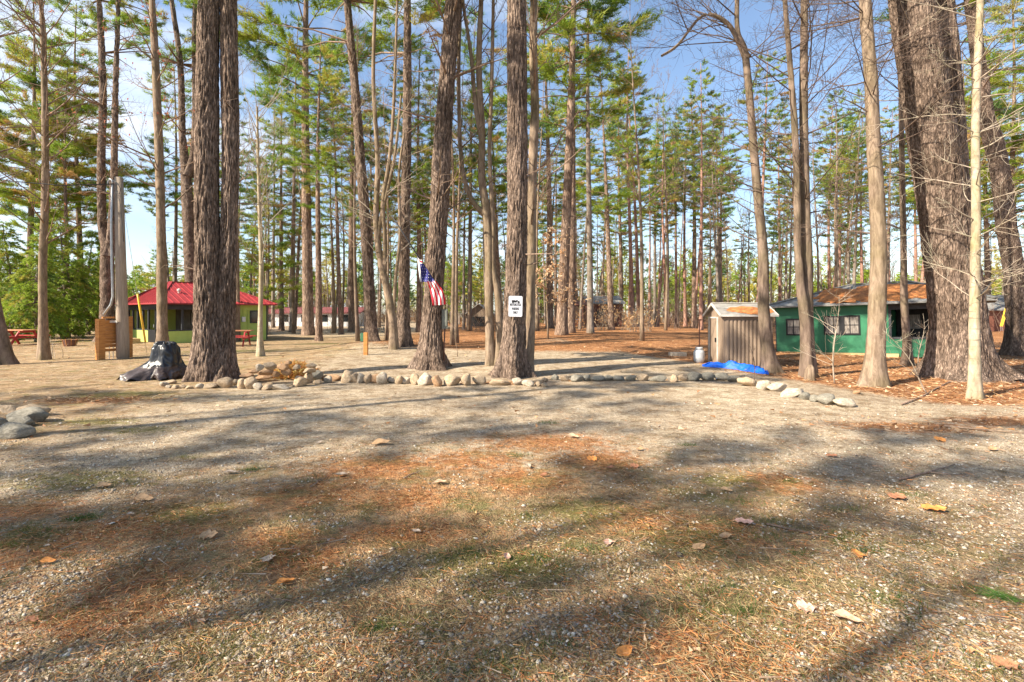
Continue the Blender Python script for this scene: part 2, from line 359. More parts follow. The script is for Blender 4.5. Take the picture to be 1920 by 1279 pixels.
def proto_pine(key, seed, bmat, name, **k):
    r = random.Random(seed); rs = np.random.RandomState(seed)
    tr, dw, (V, F, T) = pine(rs, r, **k)
    t = tr.build('trunk', bmat, None, True)
    CROWNME[key] = (V, F, T)
    DV = np.array(dw.v); DF = np.array([f for f in dw.f for f in ((f[0], f[1], f[2]), (f[0], f[2], f[3]))]); nv = len(V)
    cme = fast_mesh('crown', np.concatenate([V, DV]), np.concatenate([F, DF+nv]), np.concatenate([T, np.ones((len(DV), 3))])); c = mesh_obj('crown', cme, [M['needles'], M['twig']], None, False)
    mi_ = np.zeros(len(cme.polygons), np.int32); mi_[len(F):] = 1; cme.polygons.foreach_set('material_index', mi_)
    e = thing(name, 'x', 'tree'); 
    for o in (t, c): o.parent = e
    e['H'] = k['Hh']; e['r'] = k['r0']; PROTO[key] = e; return e
for i in range(4):
    proto_pine('wp%d' % i, 11+i, M['pinebark_far'], 'pine_tree', Hh=23, cb=0.38+0.06*i, maxL=4.4, whorl=0.95, r0=0.21+0.02*i)
for i in range(3):
    proto_pine('sp%d' % i, 31+i, M['greybark'], 'pine_tree', Hh=21, cb=0.46+0.08*i, maxL=3.0, whorl=0.75, r0=0.16, gw=(4, 3, 2, 5, 1, 0.6))
for i in range(3):
    proto_pine('rp%d' % i, 51+i, M['redbark'], 'red_pine_tree', Hh=21, cb=0.62-0.04*i, maxL=3.0, whorl=0.5, r0=0.17, style='red', gw=(3, 3, 2, 4, 2, 1.2), ln=0.22, dens=1.5)
proto_pine('fp1', 103, M['pinebark_far'], 'pine_tree', Hh=21, cb=0.34, maxL=4.6, whorl=0.95, r0=0.19, gw=(3, 5, 5, 1, 2.5, 1.2), dens=1.35)
proto_pine('fp0', 101, M['pinebark_far'], 'pine_tree', Hh=27, cb=0.50, maxL=6.2, whorl=1.0, r0=0.30, gw=(4, 5, 3, 2, 1, .4), dens=1.1)
for i in range(3):
    proto_pine('yp%d' % i, 81+i, M['greybark'], 'young_pine_tree', Hh=12, cb=0.16, maxL=2.8, whorl=0.5, r0=0.12, gw=(4, 4, 4, 2, 2.5, 1.2))
for i in range(2):
    proto_pine('hem%d' % i, 71+i, M['greybark'], 'hemlock_tree', Hh=6.8, cb=0.10, maxL=2.3, whorl=0.30, r0=0.12, style='hem', gw=(5, 5, 3, 2, 0.6, 0), dead=(9, None), dens=2.4, ln=0.17, wd=0.032, nb=8)
def bare_tree(seed, Hh, r0, bmat, tmat, key, first=0.3, nb=26, bl=0.16, lvl=2, kids=6, minr=0.006):
    r = random.Random(seed); tr = MB(); tw = MB(); pts = []; rad = []
    ph = r.uniform(0, 6)
    for i in range(17):
        f = i/16; pts.append(Vector((0.35*math.sin(f*4+ph)*f, 0.35*math.sin(f*3+ph*2)*f, Hh*f-(0.2 if i == 0 else 0)))); rad.append(r0*(1-0.93*f)*(1.3 if i == 0 else 1))
    tr.tube(pts, rad, 10)
    for k in range(nb):
        f = r.uniform(first, 0.98)**0.9; i = min(15, int(f*16)); p = pts[i].lerp(pts[i+1], f*16-i); a = r.uniform(0, 6.28)
        grow(tw, r, p, Vector((math.cos(a), math.sin(a), r.uniform(0.5, 1.3))), Hh*bl*r.uniform(0.6, 1.3)*(1.2-0.6*f), max(0.014, rad[i]*0.42), lvl, 5, 0.12, kids, 0.14, minr)
    t = tr.build('trunk', bmat, None, True); c = tw.build('crown', tmat, None, True)
    e = thing('bare_tree', 'x', 'tree'); t.parent = e; c.parent = e; e['H'] = Hh; e['r'] = r0; PROTO[key] = e
for i in range(3): bare_tree(90+i, 17, 0.11+0.02*i, M['maple'], M['twig'], 'bt%d' % i)
bare_tree(95, 15, 0.10, M['maple_dark'], M['twig'], 'bt3', first=0.2, nb=30)
bare_tree(96, 11, 0.055, M['maple'], M['paletwig'], 'bt4', first=0.15, nb=30, bl=0.17)
USED = set()
def place(key, x, y, s, label, group=None, rz=None, tilt=(0, 0), name=None, cat='tree', sz=None, mates=None):
    src = PROTO[key]
    if key not in USED: USED.add(key); o = src
    else: o = copy_tree(src)
    o.location = (x, y, H(x, y)-0.03); o.scale = (s, s, sz or s); o.rotation_euler = (tilt[0], tilt[1], rng.uniform(0, 6.28) if rz is None else rz)
    o['label'] = label; o['category'] = cat
    if name: o.name = name
    if group: o['group'] = group
    elif 'group' in o.keys(): del o['group']
    return o

# ------------------------------------------------------------------ ground
xs = np.concatenate([-np.geomspace(140, 9, 60), np.linspace(-8.8, 8.8, 150), np.geomspace(9, 140, 60)])
ys = np.concatenate([np.linspace(-40, 1, 25), np.linspace(1.2, 9, 95), np.linspace(9.12, 26, 110), np.geomspace(26.3, 220, 70)])
X, Y_ = np.meshgrid(xs, ys); Z = Hnp(X, Y_)
nx, ny = len(xs), len(ys)
idx = np.arange(nx*ny).reshape(ny, nx)
GF = np.stack([idx[:-1, :-1], idx[:-1, 1:], idx[1:, 1:], idx[1:, :-1]], -1).reshape(-1, 4)
def ell(px, py, rx, ry):
    """ground patch: centre at a spot on the ground, radii in metres"""
    c = G(px, py); return (c.x, c.y, rx, ry)
LIT = [ell(120, 1010, .55, .45), ell(300, 975, .6, .4), ell(700, 880, .8, .5), ell(600, 925, .6, .4), ell(880, 865, .7, .5), ell(980, 900, .5, .45), ell(760, 935, .6, .35), ell(1040, 830, .9, .5),
       ell(260, 1090, .3, .3), ell(760, 1000, .5, .25), ell(1130, 860, .5, .5), ell(560, 1050, .3, .25), ell(1320, 1000, .5, .3), ell(1200, 975, .4, .3), ell(180, 1160, .3, .2), ell(1330, 1220, .3, .2), ell(40, 960, .5, .3),
       ell(520, 1010, .3, .2), ell(1460, 905, .4, .3), ell(180, 750, 1.2, .5), ell(1700, 800, 1.2, .4), ell(1880, 790, 1.0, .4), ell(960, 718, .9, .35)]
GRS = [ell(180, 790, .8, .35), ell(260, 805, .7, .3), ell(60, 1000, .35, .25), ell(980, 1060, .4, .3), ell(860, 1045, .3, .25), ell(1280, 1010, .5, .35), ell(1100, 960, .5, .4), ell(350, 960, .5, .3), ell(230, 740, 1.3, .6), ell(430, 660, 3, 1.2), ell(620, 645, 2.5, 1.0),
       ell(1350, 900, .4, .25), ell(400, 1220, .35, .2), ell(820, 1250, .4, .2), ell(1350, 1160, .3, .2), ell(160, 900, .9, .4), ell(1600, 1010, .3, .2), ell(150, 640, 7, 2), ell(780, 1170, .3, .2)]
def fld(x, y, Ls):
    a = np.zeros_like(x)
    for cx, cyy, rx, ry in Ls: a = np.maximum(a, np.exp(-((x-cx)/rx)**2-((y-cyy)/ry)**2))
    return a
def litter(x, y):
    a = fld(x, y, LIT)*0.85
    back = sstep(18.5, 21, y+0.12*x)*sstep(-9, -5, x)*(1-sstep(50, 70, y))*0.95
    road = np.exp(-((y-24.5-0.1*x)/1.3)**2)*sstep(0, 3, x)*0.55
    right = sstep(6.6, 7.4, x+0.28*(y-9))*sstep(8.6, 9.6, y+0.1*x)*0.98
    left = sstep(9, 25, -x)*0.35*sstep(12, 20, y)
    return np.clip(np.maximum(np.maximum(a, back-road), np.maximum(right, left)), 0, 1)
def grassy(x, y): return fld(x, y, GRS)
def dirt(x, y):   # tan earth rather than gravel
    a = np.exp(-((x+0.3)/4.0)**2-((y-3.6)/2.3)**2)*0.95+sstep(4, 7, -x)*0.7*(1-sstep(30, 40, y))+np.exp(-((x-0.6)/2.5)**2-((y-3.2)/1.3)**2)*0.4
    return np.clip(a, 0, 1)
Tg = np.stack([litter(X, Y_), grassy(X, Y_), dirt(X, Y_)], -1).reshape(-1, 3)
gme = fast_mesh('ground', np.stack([X, Y_, Z], -1).reshape(-1, 3), GF, Tg)
def ground_mat():
    m = bpy.data.materials.new('forest_ground'); m.use_nodes = True; t = m.node_tree; b = t.nodes['Principled BSDF']; l = t.links.new
    b.inputs['Roughness'].default_value = 0.95; b.inputs['Specular IOR Level'].default_value = 0.15
    c = N(t, 'ShaderNodeTexCoord'); a = N(t, 'ShaderNodeAttribute'); a.attribute_name = 'tint'; sp = N(t, 'ShaderNodeSeparateColor'); l(a.outputs['Color'], sp.inputs[0])
    def nzz(s, d=5, ro=0.6, sc=None):
        n = N(t, 'ShaderNodeTexNoise'); n.inputs['Scale'].default_value = s; n.inputs['Detail'].default_value = d; n.inputs['Roughness'].default_value = ro
        if sc:
            mm = N(t, 'ShaderNodeMapping'); mm.inputs['Scale'].default_value = sc; l(c.outputs['Object'], mm.inputs[0]); l(mm.outputs[0], n.inputs['Vector'])
        else: l(c.outputs['Object'], n.inputs['Vector'])
        return n
    def ramp(src, els):
        r = N(t, 'ShaderNodeValToRGB'); e = r.color_ramp.elements
        e[0].position = els[0][0]; e[0].color = (*els[0][1], 1); e[1].position = els[-1][0]; e[1].color = (*els[-1][1], 1)
        for p, cc in els[1:-1]: q = e.new(p); q.color = (*cc, 1)
        l(src, r.inputs[0]); return r
    def mix(f, A, B, bt='MIX'):
        x = N(t, 'ShaderNodeMixRGB', blend_type=bt); (l(f, x.inputs[0]) if not isinstance(f, float) else setattr(x.inputs[0], 'default_value', f)); l(A, x.inputs[1])
        (l(B, x.inputs[2]) if not isinstance(B, tuple) else setattr(x.inputs[2], 'default_value', (*B, 1))); return x
    def math_(op, A, B):
        x = N(t, 'ShaderNodeMath', operation=op)
        for i, v in enumerate((A, B)):
            if isinstance(v, float): x.inputs[i].default_value = v
            else: l(v, x.inputs[i])
        return x
    vo = N(t, 'ShaderNodeTexVoronoi'); vo.inputs['Scale'].default_value = 75; l(c.outputs['Object'], vo.inputs['Vector'])
    vo2 = N(t, 'ShaderNodeTexVoronoi'); vo2.inputs['Scale'].default_value = 110; l(c.outputs['Object'], vo2.inputs['Vector'])
    n1 = nzz(1.1, 6, 0.65); n2 = nzz(9, 7, 0.7); n3 = nzz(0.35, 4); n4 = nzz(60, 4, 0.7)
    sv = N(t, 'ShaderNodeSeparateColor'); l(vo.outputs['Color'], sv.inputs[0])
    grav = ramp(sv.outputs[0], [(0.0, (0.27, 0.215, 0.16)), (0.45, (0.48, 0.41, 0.32)), (0.8, (0.62, 0.54, 0.44)), (1.0, (0.78, 0.72, 0.62))])
    gcre = ramp(vo.outputs['Distance'], [(0.0, (1, 1, 1)), (0.65, (0.75, 0.72, 0.68)), (1.0, (0.35, 0.32, 0.3))])
    g2 = mix(1.0, grav.outputs[0], gcre.outputs[0], 'MULTIPLY')
    fine = ramp(n4.outputs['Fac'], [(0.3, (0.33, 0.265, 0.195)), (0.7, (0.70, 0.61, 0.48))])
    g3 = mix(0.5, g2.outputs[0], fine.outputs[0])
    earth = ramp(n2.outputs['Fac'], [(0.3, (0.14, 0.085, 0.045)), (0.5, (0.34, 0.225, 0.12)), (0.70, (0.60, 0.45, 0.28))])
    ef = math_('ADD', sp.outputs[2], math_('MULTIPLY', math_('SUBTRACT', n2.outputs['Fac'], 0.5).outputs[0], 2.2).outputs[0])
    er = ramp(math_('ADD', ef.outputs[0], math_('SUBTRACT', n1.outputs['Fac'], 0.55).outputs[0]).outputs[0], [(0.25, (0, 0, 0)), (0.75, (0.85, 0.85, 0.85))])
    s1 = mix(er.outputs[0], g3.outputs[0], earth.outputs[0])
    lit = ramp(nzz(26, 6, 0.72).outputs['Fac'], [(0.28, (0.13, 0.055, 0.025)), (0.46, (0.33, 0.145, 0.06)), (0.60, (0.47, 0.245, 0.11)), (0.76, (0.62, 0.43, 0.25))])
    lf = math_('ADD', sp.outputs[0], math_('MULTIPLY', math_('SUBTRACT', n2.outputs['Fac'], 0.47).outputs[0], 2.0).outputs[0])
    lf2 = math_('ADD', lf.outputs[0], math_('MULTIPLY', math_('SUBTRACT', n1.outputs['Fac'], 0.5).outputs[0], 0.7).outputs[0])
    lr = ramp(lf2.outputs[0], [(0.30, (0, 0, 0)), (0.80, (0.92, 0.92, 0.92))])
    s2 = mix(lr.outputs[0], s1.outputs[0], lit.outputs[0])
    gra = ramp(nzz(40, 5, 0.7).outputs['Fac'], [(0.3, (0.07, 0.08, 0.02)), (0.55, (0.20, 0.19, 0.055)), (0.75, (0.38, 0.33, 0.13))])
    gf = math_('ADD', sp.outputs[1], math_('MULTIPLY', math_('SUBTRACT', n2.outputs['Fac'], 0.52).outputs[0], 2.4).outputs[0])
    gr = ramp(gf.outputs[0], [(0.42, (0, 0, 0)), (0.85, (0.8, 0.8, 0.8))])
    s3 = mix(gr.outputs[0], s2.outputs[0], gra.outputs[0])
    big = ramp(n3.outputs['Fac'], [(0.35, (0.86, 0.82, 0.78)), (0.65, (1.12, 1.10, 1.05))])
    s3b = mix(1.0, s3.outputs[0], big.outputs[0], 'MULTIPLY')
    mot = ramp(nzz(3.1, 7, 0.72).outputs['Fac'], [(0.38, (0.58, 0.50, 0.40)), (0.52, (1.0, 0.98, 0.95)), (0.66, (1.22, 1.22, 1.20))])
    s4a = mix(0.9, s3b.outputs[0], mot.outputs[0], 'MULTIPLY')
    mo2 = ramp(nzz(13, 7, 0.75).outputs['Fac'], [(0.36, (0.50, 0.45, 0.38)), (0.50, (1.0, 0.98, 0.96)), (0.64, (1.28, 1.27, 1.25))])
    s4a = mix(0.85, s4a.outputs[0], mo2.outputs[0], 'MULTIPLY')
    mos = ramp(nzz(1.7, 6, 0.7).outputs['Fac'], [(0.50, (0, 0, 0)), (0.64, (0.75, 0.75, 0.75))])
    s4 = mix(math_('MULTIPLY', mos.outputs[0], sp.outputs[2]).outputs[0], s4a.outputs[0], (0.15, 0.15, 0.05))
    l(s4.outputs[0], b.inputs['Base Color'])
    hh = math_('ADD', math_('MULTIPLY', vo.outputs['Distance'], -0.9).outputs[0], math_('MULTIPLY', n4.outputs['Fac'], 1.1).outputs[0])
    hh2 = math_('ADD', hh.outputs[0], math_('MULTIPLY', n2.outputs['Fac'], 1.5).outputs[0])
    bu = N(t, 'ShaderNodeBump'); bu.inputs['Strength'].default_value = 0.8; bu.inputs['Distance'].default_value = 0.02
    l(hh2.outputs[0], bu.inputs['Height']); l(bu.outputs[0], b.inputs['Normal'])
    return m
M['ground'] = ground_mat()
g = mesh_obj('ground', gme, M['ground']); g['kind'] = 'structure'

# ------------------------------------------------------------------ foreground and custom trees (paths measured in the photo, at each tree's own distance)
def px_path(Y, pts, lean=0.0):
    """pts: (px, py, width px) upwards -> [(Vector, radius)]"""
    o = []
    for px, py, wpx in pts:
        p = W(px, py, Y); o.append((p, wpx/2/FP*Y))
    return o
def custom(name, label, Y, stems, bmat, top=20, sides=36, flare=0.5, bamp=0.02, crown=None, twigs=None, group=None, cat='pine tree', seed=1, kx=22, knots=0.4, tmat=None, leafs=None, topx=0.0, topy=0.0, zdet=10.5, seg=0.07, depth=None):
    base = stems[0][0]; bx = W(base[0], base[1], Y); gz = H(bx.x, Y)
    root = thing(name, label, cat, (bx.x, Y, gz), 0, group)
    off = Vector((bx.x, Y, gz)); paths = []
    for si, st in enumerate(stems):
        pp = px_path(Y, st)
        if depth: pp = [(p+Vector((0, depth[si]*(1 if k > 0 else 0.3), 0)), r_) for k, (p, r_) in enumerate(pp)]
        if si == 0 or st[0][1] > base[1]-25:
            p0 = pp[0]; pp[0] = (Vector((p0[0].x, p0[0].y, gz-0.12)), p0[1])
        if bamp > 0.015: pp = [(p, r_*0.90) for p, r_ in pp]
        lp, lr_ = pp[-1]; pv = pp[-2][0]; d = (lp-pv).normalized()
        if lp.z < top and st[-1][1] <= 5:
            n = 5
            for k in range(1, n+1):
                f = k/n; q = Vector((lp.x+(d.x/max(0.3, d.z)*0.55*(1-0.4*f)+topx/max(1, top-lp.z))*(top-lp.z)*f, lp.y+topy*f, lp.z+(top-lp.z)*f)); pp.append((q, lr_*(1-0.9*f)+0.01))
        paths.append([(p-off, r_) for p, r_ in pp])
    me = trunk_mesh('trunk', paths, sides, flare, bamp, seg, seed, kx, knots=knots, zdet=zdet)
    mesh_obj('trunk', me, bmat, root)
    r = random.Random(seed*13+5)
    if crown:   # needles high above: shares a crown grown on the same kind of pine
        ckey, s = crown; src = PROTO[ckey]; t_ = paths[0][-1][0]
        if ckey not in CROWNSH: CROWNSH[ckey] = fast_mesh('crown', *CROWNME[ckey]); CROWNSH[ckey].materials.append(M['needles'])
        c = link(bpy.data.objects.new('crown', CROWNSH[ckey])); c.parent = root; c.scale = (s, s, s); c.location = (t_.x, t_.y, t_.z-src['H']*s)
        bm = MB()
        for k in range(34):
            z = r.uniform(t_.z*0.5, t_.z); pth = paths[0]; q = min(pth, key=lambda a: abs(a[0].z-z)); a = r.uniform(0, 6.28)
            bm.tube([q[0], q[0]+Vector((math.cos(a), math.sin(a), 0.3))*1.5, q[0]+Vector((math.cos(a)*3.2, math.sin(a)*3.2, 0.6))], [0.05, 0.03, 0.01], 4, cap=False)
        if twigs is None: twigs = (6, 2.5, 9.5, 0.9, 0.02, 0.0)
    else: bm = MB()
    if twigs:
        n, z0, z1, ln, rd, up = twigs[:6]; lvl = twigs[6] if len(twigs) > 6 else 1; kids = twigs[7] if len(twigs) > 7 else 5
        for k in range(n):
            pth = r.choice(paths); fp = trunk_path(pth, 0.3); z = r.uniform(z0, z1); q = min(fp, key=lambda a: abs(a[0].z-z))
            if abs(q[0].z-z) > 0.6: continue
            a = r.uniform(0, 6.28)
            grow(bm, r, q[0], Vector((math.cos(a), math.sin(a), up*r.uniform(0.5, 1.6))), ln*r.uniform(0.5, 1.4), rd*r.uniform(0.7, 1.2), lvl, 5, up*0.15, kids, 0.16, 0.004)
    if bm.v:
        bo = bm.build('crown' if not crown else 'branches', tmat or M['twig'], root, True)
    if leafs:
        n, z0, z1, rad_, colr = leafs; rs = np.random.RandomState(seed+3)
        src = np.array(bm.v); sel = src[(src[:, 2] > z0) & (src[:, 2] < z1)]
        if len(sel):
            C = sel[rs.randint(0, len(sel), n)]+rs.normal(0, 0.03, (n, 3)); D = rs.normal(0, 0.5, (n, 3))+np.array([0, 0, -0.6])
            T = np.array(colr)[rs.randint(0, len(colr), n)]
            V, F, TT = blades(C, D, 2, 0.11, 0.055, rs, 0.4, T); mesh_obj('leaves', fast_mesh('leaves', V, F, TT), M['leaf'], root, False)
    return root, off, paths

twin = custom('pine_tree', 'thick twin-stemmed pine with fused trunks standing beside the black tarp', 11.7,
    [[(393, 712, 78), (391, 660, 60), (390, 600, 52), (389, 450, 46), (388, 250, 44), (391, 0, 38)],
     [(416, 709, 50), (416, 650, 36), (419, 560, 34), (424, 430, 32), (427, 300, 32), (425, 150, 33), (423, 0, 31)]],
    M['pinebark'], top=22, crown=('wp0', 0.9), seed=2, sides=128, flare=0.42, bamp=0.017, seg=0.045, depth=[0, 0.12])
flagtree, FT_off, _ = custom('pine_tree', 'leaning pine with the flag and a grey meter box fixed to its trunk', 13.8,
    [[(808, 692, 58), (809, 655, 46), (810, 600, 40), (816, 500, 38), (823, 400, 37), (828, 300, 38), (834, 200, 33), (842, 100, 32), (850, 0, 31)]],
    M['pinebark'], top=22, crown=('wp1', 0.9), seed=5, sides=112, flare=0.65, bamp=0.018, twigs=(18, 4.0, 10, 1.9, 0.035, 0.25, 2, 5), seg=0.05)
signtree, ST_off, _ = custom('pine_tree', 'straight dark pine carrying the white parking sign', 12.3,
    [[(957, 705, 62), (960, 665, 50), (964, 610, 45), (968, 500, 43), (970, 400, 41), (970, 250, 42), (969, 0, 38)]],
    M['pinebark'], top=22, crown=('wp2', 0.9), seed=8, sides=108, flare=0.6, bamp=0.017, seg=0.05)
custom('bare_tree', 'gnarled pale trunk growing right against the back of the sign pine', 12.95,
    [[(984, 695, 26), (992, 640, 20), (994, 560, 18), (996, 470, 19), (997, 400, 17), (1000, 280, 17), (1003, 200, 16), (1000, 100, 15), (1001, 0, 14)]],
    M['maple'], top=16, cat='tree', seed=11, sides=24, bamp=0.007, knots=2.2, twigs=(21, 3.5, 15, 1.8, 0.03, 0.6, 2, 5))
custom('maple_tree', 'multi-stemmed maple with a curved arm left of the sign pine', 14.2,
    [[(922, 690, 22), (919, 640, 17), (917, 560, 16), (917, 470, 16), (913, 405, 16), (903, 330, 14), (904, 250, 12), (898, 130, 11), (902, 0, 9)],
     [(932, 690, 18), (936, 640, 14), (934, 560, 14), (924, 500, 12), (924, 430, 11), (922, 380, 9), (918, 280, 8), (922, 150, 7), (925, 0, 6)],
     [(915, 404, 11), (898, 392, 9), (880, 365, 8), (868, 320, 8), (862, 250, 7), (860, 120, 7), (864, 0, 6)],
     [(904, 262, 9), (892, 200, 8), (884, 110, 7), (872, 30, 6), (868, 0, 6)]],
    M['maple'], top=15, cat='tree', seed=12, sides=20, bamp=0.005, flare=0.35, twigs=(52, 4.5, 14, 2.31, 0.019, 0.7, 2, 6), tmat=M['darktwig'])
custom('bare_tree', 'slim brown trunk rising in front of the red-roofed cabin porch', 22.3,
    [[(304, 653, 20), (304, 600, 17), (303, 500, 16), (301, 380, 15), (297, 250, 14), (292, 130, 13), (285, 0, 10)]],
    M['maple'], top=19, cat='tree', seed=13, sides=20, bamp=0.008, twigs=(32, 6, 18, 3.2, 0.035, 0.6, 2, 6), leafs=(140, 9, 16, 1, [(0.5, 0.13, 0.05), (0.42, 0.10, 0.05)]))
custom('bare_tree', 'slim bare tree with spreading twigs, left of the utility pole', 17.0,
    [[(82, 672, 20), (81, 600, 14), (80, 500, 13), (84, 400, 12), (85, 300, 11), (84, 200, 10), (82, 110, 9), (77, 0, 6)]],
    M['maple'], top=14, cat='tree', seed=14, sides=18, bamp=0.005, twigs=(45, 3.5, 13.5, 2.6, 0.026, 0.7, 2, 6), leafs=(60, 4, 12, 1, [(0.5, 0.2, 0.12)]))
custom('bare_tree', 'leaning brown trunk cut off by the left edge of the picture', 15.2,
    [[(6, 683, 26), (2, 640, 22), (-14, 560, 20), (-40, 420, 18), (-70, 250, 16), (-100, 0, 12)]],
    M['maple_dark'], top=13, cat='tree', seed=15, sides=18, bamp=0.006, twigs=(35, 4, 12.5, 2.4, 0.03, 0.6, 2, 6))
custom('pine_tree', 'tall pine leaning left, behind the short post with the green box', 21.2,
    [[(697, 654, 32), (695, 600, 24), (690, 500, 22), (684, 400, 21), (676, 300, 19), (667, 180, 17), (658, 80, 15), (651, 0, 14)]],
    M['pinebark'], top=24, crown=('wp3', 0.8), seed=16, sides=40, flare=0.45, bamp=0.018, twigs=(22, 3.5, 15, 1.5, 0.022, 0.1, 1, 6), zdet=15, kx=14)
custom('pine_tree', 'straight pine just left of the flag pole, at the edge of the gravel pad', 20.2,
    [[(757, 659, 34), (757, 600, 25), (758, 500, 22), (760, 400, 20), (763, 250, 18), (764, 100, 16), (764, 0, 14)]],
    M['pinebark'], top=24, crown=('wp0', 0.8), seed=17, sides=40, flare=0.4, bamp=0.018, twigs=(24, 3.5, 15, 1.6, 0.022, 0.1, 1, 6), zdet=15, kx=14)
custom('beech_tree', 'pale crooked smooth-barked tree between the two tall pines left of the flag', 19.3,
    [[(739, 663, 17), (736, 600, 15), (726, 545, 14), (716, 500, 13), (708, 450, 12), (705, 400, 11), (708, 300, 9), (700, 150, 7), (704, 0, 6)],
     [(720, 510, 9), (722, 450, 8), (718, 380, 8), (730, 300, 7), (738, 200, 6), (745, 0, 4)],
     [(707, 452, 9), (716, 400, 7), (728, 350, 6), (742, 280, 5), (752, 180, 4)],
     [(737, 600, 7), (742, 520, 6), (750, 440, 6), (748, 330, 5), (758, 250, 4)]],
    M['maple'], top=16, cat='tree', seed=18, sides=16, bamp=0.003, flare=0.3, twigs=(54, 3, 15, 2.2, 0.022, 0.6, 2, 5), tmat=M['paletwig'])
custom('bare_tree', 'thin pale sapling-like trunk on the grass right of the red-roofed cabin', 17.4,
    [[(487, 671, 11), (488, 600, 8), (490, 500, 8), (487, 400, 7), (484, 300, 5), (482, 200, 3.5)]],
    M['palebark'], top=8.5, cat='tree', seed=19, sides=12, bamp=0.002, twigs=(35, 3, 8.5, 1.8, 0.016, 0.9, 2, 5), tmat=M['paletwig'])
custom('bare_tree', 'curving brown trunk growing against the right side of the tan metal shed', 12.9,
    [[(1449, 706, 32), (1440, 660, 22), (1432, 580, 20), (1431, 480, 18), (1422, 380, 16), (1413, 280, 14), (1407, 200, 13), (1397, 100, 12), (1383, 60, 9), (1382, 0, 8)],
     [(1400, 110, 10), (1384, 78, 8), (1365, 45, 7), (1335, 28, 6), (1310, 35, 5), (1270, 85, 4), (1240, 105, 3)]],
    M['maple_dark'], top=14, cat='tree', seed=21, sides=24, bamp=0.006, twigs=(67, 3, 13.5, 2.73, 0.017, 0.5, 2, 7), tmat=M['darktwig'])
custom('bare_tree', 'fork-stemmed brown tree with a mossy stub at its foot, in front of the green cabin', 12.0,
    [[(1519, 711, 30), (1515, 660, 24), (1513, 600, 22), (1513, 500, 20), (1510, 400, 17), (1508, 300, 15), (1507, 150, 14), (1508, 0, 12)],
     [(1512, 709, 24), (1507, 650, 17), (1503, 590, 18), (1495, 530, 15), (1490, 450, 13), (1489, 350, 12), (1484, 230, 11), (1474, 100, 9), (1466, 0, 8)]],
    M['maple_dark'], top=15, cat='tree', seed=22, sides=28, bamp=0.006, flare=0.3, twigs=(67, 3, 14, 2.73, 0.017, 0.4, 2, 7), tmat=M['darktwig'], depth=[0, -0.12])
custom('bare_tree', 'sturdy smooth brown trunk before the screened porch of the green cabin', 10.45,
    [[(1636, 727, 42), (1640, 680, 32), (1644, 600, 28), (1647, 480, 26), (1645, 400, 25), (1639, 280, 23), (1633, 150, 21), (1622, 0, 20)]],
    M['maple'], top=16, cat='tree', seed=23, sides=32, bamp=0.007, flare=0.4, knots=0.8, twigs=(55, 3.2, 14, 2.31, 0.016, 0.3, 2, 7), tmat=M['darktwig'])
custom('bare_tree', 'slender dark trunk rising between the smooth trunk and the giant double pine', 14.6,
    [[(1703, 684, 18), (1700, 640, 13), (1695, 560, 12), (1694, 450, 10), (1691, 300, 9), (1689, 150, 7), (1690, 0, 6)]],
    M['maple_dark'], top=15, cat='tree', seed=24, sides=16, bamp=0.004, twigs=(72, 3, 14, 2.52, 0.012, 0.3, 2, 7), tmat=M['darktwig'])
giant = custom('pine_tree', 'giant double-stemmed pine at the right, two massive trunks joined low down', 11.4,
    [[(1800, 716, 128), (1798, 680, 106), (1796, 620, 92), (1790, 540, 88), (1780, 460, 87), (1768, 380, 84), (1748, 260, 81), (1728, 130, 79), (1709, 0, 77)],
     [(1838, 714, 96), (1830, 640, 74), (1818, 540, 64), (1812, 440, 56), (1807, 340, 50), (1801, 240, 50), (1790, 120, 52), (1775, 0, 56)]],
    M['pinebark'], top=24, crown=('wp3', 1.0), seed=25, sides=150, flare=0.5, bamp=0.017, knots=1.0, twigs=(26, 2.0, 10, 1.6, 0.016, 0.15, 1, 4), seg=0.045, depth=[0, 0.25], kx=15, tmat=M['paletwig'])
custom('birch_tree', 'slender whitish young tree in front of the giant double pine', 8.95,
    [[(1826, 750, 22), (1827, 700, 18), (1827, 600, 16), (1829, 480, 15), (1830, 380, 14), (1829, 250, 13), (1833, 120, 12), (1838, 0, 11)]],
    M['palebark'], top=11, cat='tree', seed=26, sides=20, bamp=0.0025, flare=0.35, knots=1.4, twigs=(45, 1.6, 9, 1.5, 0.013, 0.25, 2, 5), tmat=M['paletwig'])
custom('pine_tree', 'dark crooked pine at the right edge beside the far drive', 18.5,
    [[(1912, 665, 50), (1908, 600, 36), (1900, 500, 34), (1886, 420, 33), (1876, 330, 31), (1862, 260, 32), (1848, 225, 30), (1838, 150, 26), (1828, 60, 22), (1820, 0, 20)]],
    M['pinebark'], top=24, crown=('wp1', 0.9), seed=27, sides=40, bamp=0.018, twigs=(27, 4, 13, 2.0, 0.03, 0.2, 2, 5), kx=11)
custom('pine_tree', 'forked dark pine behind the utility pole, splitting into two stems', 27.0,
    [[(203, 648, 36), (201, 600, 26), (201, 500, 24), (199, 460, 20), (192, 420, 16), (190, 300, 14), (193, 200, 13), (191, 100, 12), (186, 0, 9)],
     [(203, 480, 18), (209, 430, 14), (213, 350, 13), (216, 200, 11), (219, 100, 9), (222, 0, 8)]],
    M['pinebark'], top=25, crown=('wp2', 0.75), seed=28, sides=28, bamp=0.018, twigs=(26, 6, 18, 2.0, 0.03, 0.2, 1, 6), kx=8, zdet=18)
